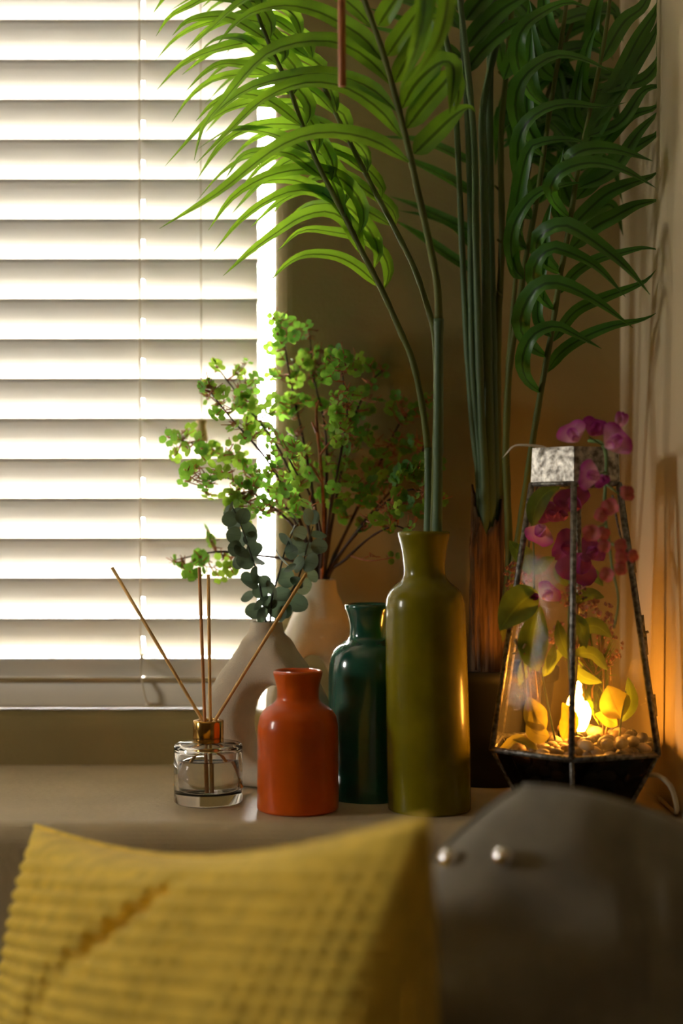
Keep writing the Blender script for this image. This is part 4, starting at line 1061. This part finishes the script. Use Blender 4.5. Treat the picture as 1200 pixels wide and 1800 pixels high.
# --- flowers standing inside the lantern
si = thing('sweet_pea_spray', P(962, 1290, 1.245), 'pale pink sweet pea spray with green leaves inside the lantern, behind its left pane', 'flower spray')
MB().tube(crom([P(975, 1300, 1.255), P(955, 1200, 1.25), P(940, 1100, 1.255), P(938, 980, 1.262), P(935, 880, 1.268)], 24), 0.0010, 6).build('stem', M['gstem'], si)
blossom('pea', 952, 935, 1.250, 30, si, 2.7, (-0.4, -1, 0.1)); blossom('pea', 960, 1045, 1.240, 26, si, -0.7, (0.1, -1, 0)); blossom('mag', 940, 1050, 1.243, 19, si, 2.2, (-0.3, -1, 0)); blossom('mag', 965, 905, 1.26, 24, si, 1.0, (0, -1, 0))
oval_leaf([(935, 925), (942, 890), (960, 866), (985, 855)], 1.255, 1.25, 34, si, M['gleaf'])
oval_leaf([(945, 1040), (920, 1055), (897, 1080), (878, 1108)], 1.245, 1.215, 62, si, M['gleaf'])
oval_leaf([(945, 1180), (935, 1140), (942, 1095), (950, 1065)], 1.235, 1.235, 54, si, M['gleaf'])
for pts, w in [([(945, 1150), (925, 1170), (912, 1205)], 24), ([(950, 1190), (965, 1170), (975, 1130)], 20), ([(940, 1010), (955, 990), (975, 980)], 22)]:
    oval_leaf(pts, 1.25, 1.245, w, si, M['gleaf'])
oval_leaf([(930, 1010), (925, 985), (905, 965), (895, 950)], 1.265, 1.26, 36, si, M['gleaf'])
s2 = thing('sweet_pea_spray', P(1010, 1290, 1.245), 'dark magenta sweet pea spray inside the lantern, behind its wide front pane', 'flower spray')
MB().tube(crom([P(1015, 1310, 1.262), P(1000, 1180, 1.235), P(1000, 1060, 1.245), P(1005, 940, 1.26), P(1010, 880, 1.265)], 24), 0.0011, 6).build('stem', M['gstem'], s2)
for kind, x, y, d, r, up in [('mag', 1005, 885, 1.258, 36, 0.2), ('mag', 1015, 990, 1.245, 44, 2.8), ('mag', 1000, 960, 1.255, 34, 1.2), ('mag', 1035, 970, 1.25, 30, -0.8), ('mag', 985, 905, 1.262, 26, 0.7)]:
    blossom(kind, x, y, d, r, s2, up, (rng.uniform(-0.4, 0.4), -1, rng.uniform(-0.3, 0.2)))
oval_leaf([(1000, 1160), (985, 1120), (980, 1090)], 1.235, 1.235, 26, s2, M['gleaf'])
oval_leaf([(1000, 1080), (1020, 1100), (1030, 1140)], 1.235, 1.235, 26, s2, M['gleaf'])
for pts, w in [([(1005, 1060), (1035, 1045), (1062, 1050)], 26), ([(1008, 1110), (1045, 1100), (1075, 1120)], 30), ([(1005, 1150), (1040, 1150), (1068, 1178)], 28), ([(1000, 1130), (975, 1150), (962, 1185)], 24), ([(1003, 1030), (985, 1010), (978, 985)], 24), ([(1006, 1170), (1025, 1190), (1058, 1200)], 22), ([(1002, 1000), (1040, 1010), (1060, 1030)], 26)]:
    oval_leaf(pts, 1.242+rng.uniform(-0.008, 0.012), 1.245+rng.uniform(-0.008, 0.012), w, s2, M['gleaf'], face=(rng.uniform(-0.4, 0.4), -1, rng.uniform(0, 0.6)))
def cluster(label, x, y, d, rx, ry, n, stemto):
    root = thing('dried_flower', P(*stemto, d), label, 'dried flower', 'dried flowers in the lantern')
    MB().tube(crom([P(*stemto, d), P((x+stemto[0])/2+6, (y+stemto[1])/2, d), P(x, y, d)], 10), 0.0009, 5).build('stem', M['straw'], root)
    mb = MB()
    for k in range(n):
        a = rng.uniform(0, 2*PI); q = math.sqrt(rng.random())
        c = P(x+rx*q*math.cos(a), y+ry*q*math.sin(a), d+rng.uniform(-0.008, 0.008))
        nrm = Vector((rng.uniform(-1, 1), -1, rng.uniform(-0.5, 1))).normalized(); R = nrm.to_track_quat('Z', 'Y').to_matrix()
        for j in range(4):
            pt = petal(0.75, 0.8, 0.05, 0.4, j, 6, 1); R2 = Euler((0.4, 0, j*PI/2)).to_matrix()
            mb.add([R @ (R2 @ Vector(p))*0.0032+c for p in pt[0]], pt[1], pt[2])
    o = mb.build('flower_head', M['dryfl'], root); o['kind'] = 'stuff'
cluster('fluffy dusty pink dried flower head inside the lantern, left', 910, 1012, 1.27, 24, 32, 44, (950, 1290))
cluster('fluffy dusty pink dried flower head inside the lantern, right of its front bar', 1015, 1052, 1.245, 36, 24, 50, (1000, 1300))
cluster('fluffy dusty pink dried flower head low inside the lantern, near the wide pane', 1050, 1085, 1.26, 34, 28, 50, (1060, 1290))
cluster('dusty pink dried flower head inside the lantern, above the bulb', 990, 1120, 1.25, 30, 26, 40, (1005, 1300))
cluster('dusty pink dried flower head inside the lantern, at its right bar', 1072, 1140, 1.275, 26, 34, 40, (1065, 1290))
# straw stems on the left
for i, (pts, lab) in enumerate([([(930, 1310), (925, 1220), (912, 1130)], 'leftmost of the thin straw stems standing in the lantern'), ([(936, 1310), (932, 1220), (922, 1125)], 'thin straw stem standing in the lantern, second from the left'), ([(942, 1300), (950, 1200), (945, 1130)], 'thin straw stem right behind the front bar of the lantern'), ([(938, 1300), (948, 1220), (955, 1165)], 'short straw stem leaning right in the lantern, behind its left pane')]):
    p3 = crom([P(x, y, 1.235+0.006*i) for x, y in pts], 12)
    st = thing('straw_stem', p3[0], lab, 'straw', 'straw stems in the lantern')
    MB().tube(p3, 0.0009, 6).build('stem', M['straw'], st)
    mb = MB()
    for k in range(10):
        c = p3[-1]+Vector((rng.uniform(-.006, .006), rng.uniform(-.004, .004), rng.uniform(-.010, .006))); mb.tube([p3[-2], c], [0.0005, 0.0012], 5)
    mb.build('ear', M['straw'], st)
# tuft of dry grass fanning over the bulb to the right
tf = thing('dry_grass', P(1050, 1290, 1.275), 'tuft of dry grass fanning upward at the right inside the lantern', 'dry grass')
for k in range(70):
    x1 = rng.uniform(985, 1100); y1 = rng.uniform(1065, 1200)
    pts = [P(1062+rng.uniform(-12, 12), 1275, 1.30), P(1045+rng.uniform(-20, 30), 1215+rng.uniform(-15, 15), 1.275), P((1045+x1)/2, (1200+y1)/2-10, 1.268), P(min(x1, 1085), y1, 1.265)]
    v, f, uv = blade(pts, rng.choice([0.0016, 0.0025, 0.0045]), 8, None, 0.1); obj('grass_blade', v, f, M['straw'] if k % 3 == 0 else M['gleaf'], tf, True, uv)
# yellow-green leaves near the bulb
yl = thing('leaf_sprig', P(1085, 1290, 1.25), 'yellow-green oval leaves glowing right of the bulb in the lantern', 'leaves')
MB().tube(crom([P(1088, 1300, 1.25), P(1092, 1260, 1.25), P(1100, 1215, 1.25)], 8), 0.0009, 5).build('stem', M['gstem'], yl)
oval_leaf([(1092, 1262), (1078, 1235), (1068, 1205)], 1.25, 1.25, 58, yl, M['yleaf']); oval_leaf([(1090, 1270), (1108, 1235), (1103, 1190)], 1.252, 1.252, 26, yl, M['gleaf']); oval_leaf([(1085, 1275), (1062, 1262), (1045, 1255)], 1.255, 1.25, 26, yl, M['yleaf'])
y2 = thing('leaf_sprig', P(945, 1300, 1.24), 'yellow-green oval leaves low behind the lantern front bar', 'leaves')
MB().tube(crom([P(960, 1305, 1.245), P(950, 1280, 1.24), P(935, 1230, 1.238)], 8), 0.0009, 5).build('stem', M['gstem'], y2)
oval_leaf([(960, 1280), (942, 1262), (928, 1225)], 1.238, 1.235, 44, y2, M['yleaf']); oval_leaf([(965, 1295), (940, 1288), (925, 1268)], 1.236, 1.232, 36, y2, M['yleaf']); oval_leaf([(990, 1300), (1000, 1265), (988, 1235)], 1.24, 1.24, 34, y2, M['yleaf'])
y3 = thing('leaf_sprig', P(905, 1322, 1.235), 'fallen curled yellow leaves on the pebbles at the lantern left corner', 'leaves')
oval_leaf([(935, 1312), (910, 1300), (885, 1316), (866, 1322)], 1.23, 1.245, 26, y3, M['yleaf'], face=(0, -0.6, 1)); oval_leaf([(945, 1318), (920, 1305), (900, 1300)], 1.22, 1.225, 22, y3, M['yleaf'], face=(0.2, -0.6, 1))
# cable out of the base, to the right
M['cable'] = mat('pale_cable', (0.55, 0.46, 0.30), 0.5, var=0.05)
pts = [Vector((LX+0.050, LY-0.018, 0.030)), P(1152, 1362, 1.215), P(1180, 1385, 1.205), P(1205, 1425, 1.20), P(1230, 1470, 1.19)]
pts = [Vector((p.x, p.y, max(p.z, 0.004))) for p in pts[:3]]+[Vector((XR-0.004, 1.235, 0.0035)), Vector((XR-0.004, 1.30, 0.0035))]
tag(obj('lantern_cable', *tube(crom(pts, 24), 0.0022, 8), M['cable'], None, True, None, pts[2]), 'pale electric cable running from the lantern base to the right wall', 'cable')

# ================================================================== SOFA AND CUSHIONS
M['sofa'] = mat('sofa_fabric', (0.05, 0.042, 0.032), 0.95, var=0.15, vscale=200, bump=0.4, bscale=900)
def rbox(a, b, r=0.03):
    mb = MB(); mb.box(a, b); return mb
sf = thing('sofa', (0.2, 0.75, -0.85), 'dark sofa standing against the ledge under the cushions', 'sofa')
def soft(name, a, b):
    o = MB().box(a, b).build(name, M['sofa'], sf, False); m = o.modifiers.new('bevel', 'BEVEL'); m.width = 0.03; m.segments = 4; return o
soft('backrest', (-0.85, 1.075, -0.72), (1.35, 1.155, -0.16)); soft('seat', (-0.85, 0.35, -0.72), (1.35, 1.070, -0.42)); soft('armrest', (-1.05, 0.35, -0.72), (-0.86, 1.155, -0.20)); soft('armrest', (1.36, 0.35, -0.72), (1.55, 1.14, -0.20))
for x in (-0.95, 1.45):
    for y in (0.42, 1.1): MB().box((x-0.02, y-0.02, -0.85), (x+0.02, y+0.02, -0.719)).build('foot', M['soil'], sf, False)
def cushion(name, label, center, U, V, w, h, T, mtl, N=150, knit=0.0, dip=0.10, folds=(), seed=0, wr=0.0, rnd=0.0):
    U = Vector(U).normalized(); V = Vector(V); V = (V-U*V.dot(U)).normalized(); Nn = V.cross(U)   # V points down; Nn toward the viewer side
    C = Vector(center); r = random.Random(seed)
    lin = np.linspace(-1, 1, N)
    u, v = np.meshgrid(lin, lin, indexing='ij')
    x = u*w/2*(1-dip*np.cos(v*PI/2)**1.0*(np.abs(u)**3)); y = v*h/2*(1-dip*np.cos(u*PI/2)**1.0*(np.abs(v)**3))
    x, y = x*np.sqrt(1-rnd*v**2/2), y*np.sqrt(1-rnd*u**2/2)
    th = T*((1-u**2)*(1-v**2)).clip(0)**0.42
    th = th*(1+0.10*np.sin(3.1*u+seed)*np.sin(2.3*v+1+seed))
    if wr:
        th = th+wr*np.sin(14*u+6*v+3*np.sin(3*v))*((1-u**2)*(1-v**2)).clip(0)**0.3*0.5+wr*np.sin(9*v-5*u+2*np.sin(4*u))*((1-u**2)*(1-v**2)).clip(0)**0.3*0.6
    for (u0, v0, u1, v1, wd, dp) in folds:
        ex, ey = u1-u0, v1-v0; LL = ex*ex+ey*ey
        t = ((u-u0)*ex+(v-v0)*ey)/LL; tt = t.clip(0, 1)
        dist = np.hypot(u-(u0+tt*ex), v-(v0+tt*ey))
        th = th-dp*np.exp(-(dist/wd)**2)*np.sin(PI*tt.clip(0.02, 0.98))**0.5
    if knit:
        row = (y/0.0100); colm = (x/0.0120)
        rr = np.abs(np.sin(PI*row)); cc = 0.72+0.28*np.cos(2*PI*(colm+0.25*np.floor(row)))
        th = th+knit*(rr**0.7*cc-0.5)*np.minimum(1, 8*(1-np.maximum(np.abs(u), np.abs(v))))
    Un, Vn, Nv = np.array(U), np.array(V), np.array(Nn)
    verts = []
    idx = {}
    front = C+Vector((0, 0, 0))
    pos = np.array(C)[None, None, :]+x[..., None]*Un+y[..., None]*Vn+th[..., None]*Nv
    M2 = max(40, N//3)
    vs_ = [tuple(p) for p in pos.reshape(-1, 3)]
    fs = [(i*N+j, (i+1)*N+j, (i+1)*N+j+1, i*N+j+1) for i in range(N-1) for j in range(N-1)]
    # back face on a coarse grid sharing the rim
    sel = list(range(0, N, 3)); sel = sel if sel[-1] == N-1 else sel+[N-1]
    th_b = T*((1-u**2)*(1-v**2)).clip(0)**0.42
    posb = np.array(C)[None, None, :]+x[..., None]*Un+y[..., None]*Vn-th_b[..., None]*Nv
    off = len(vs_); k = len(sel)
    vs_ += [tuple(posb[i, j]) for i in sel for j in sel]
    fs += [(off+i*k+j, off+i*k+j+1, off+(i+1)*k+j+1, off+(i+1)*k+j) for i in range(k-1) for j in range(k-1)]
    root = thing(name, C+V*(h/2), label, 'cushion')
    obj('cover', vs_, fs, mtl, root)
    # piping along the seam
    rim = [pos[i, 0] for i in range(0, N, 4)]+[pos[N-1, j] for j in range(0, N, 4)]+[pos[i, N-1] for i in range(N-1, -1, -4)]+[pos[0, j] for j in range(N-1, -1, -4)]
    obj('seam', *tube([Vector(p) for p in rim], 0.0022, 6), mtl, root)
    return root, pos
M['knit'] = mat('yellow_knit', (0.86, 0.60, 0.075), 0.95, var=0.12, vscale=70, bump=0.5, bscale=600, sheen=0.15)
M['grey'] = mat('grey_cotton', (0.26, 0.235, 0.18), 0.95, var=0.12, vscale=30, bump=0.4, bscale=1200, sheen=0.2)
PL = P(62, 1452, 1.10); PR = P(752, 1436, 0.76)
Uy = (PR-PL); wy = Uy.length; Vy = Vector((0.0, -0.22, -0.97)); Vy = (Vy-Uy.normalized()*Vy.dot(Uy.normalized())).normalized()
cushion('knit_cushion', 'mustard yellow waffle-knit cushion in the foreground, left', (PL+PR)/2+Vy*0.225, Uy, Vy, wy, 0.45, 0.085, M['knit'], 400, 0.0050, 0.10, [(0.17, -0.90, -0.22, -0.60, 0.035, 0.016), (-0.22, -0.60, -0.40, -0.38, 0.05, 0.008)], 3, 0.004)
gc = Vector((0.180, 0.955, -0.141))
th = math.radians(-32)
Ug = Vector((math.cos(th), 0.06, math.sin(th))); Vg = Vector((math.sin(th), -0.22, -math.cos(th)))
gr, gpos = cushion('grey_cushion', 'plain dark grey cotton cushion in the foreground, right', gc, Ug, Vg, 0.40, 0.40, 0.085, M['grey'], 110, 0.0, 0.02, [(-0.55, -0.95, -0.1, -0.2, 0.05, 0.006), (0.0, -0.9, 0.35, -0.5, 0.05, 0.006)], 7, 0.0045, 0.76)
# two domed chrome studs on the grey cushion
M['pearl'] = mat('chrome_stud', (0.95, 0.93, 0.90), 0.12, metal=1.0, var=0.01)
pj = gpos.reshape(-1, 3); pxs_ = 600+pj[:, 0]*F/pj[:, 1]; pys_ = HZ-(pj[:, 2]-CZ)*F/pj[:, 1]
for tx, ty in ((792, 1510), (887, 1508)):
    i = int(np.argmin(np.hypot(pxs_-tx, pys_-ty))); c = Vector(pj[i])
    v, f = lathe(smooth_prof([(0.0005, -0.003), (0.006, -0.002), (0.0072, 0.0), (0.0062, 0.0035), (0.0036, 0.0060), (0.0005, 0.0070)], 18), 0, 0, 20)
    R = Vector((-0.05, -1, 0.5)).normalized().to_track_quat('Z', 'Y').to_matrix()
    obj('stud', [c+R @ Vector(q)+Vector((0, -0.003, 0.001)) for q in v], f, M['pearl'], gr)
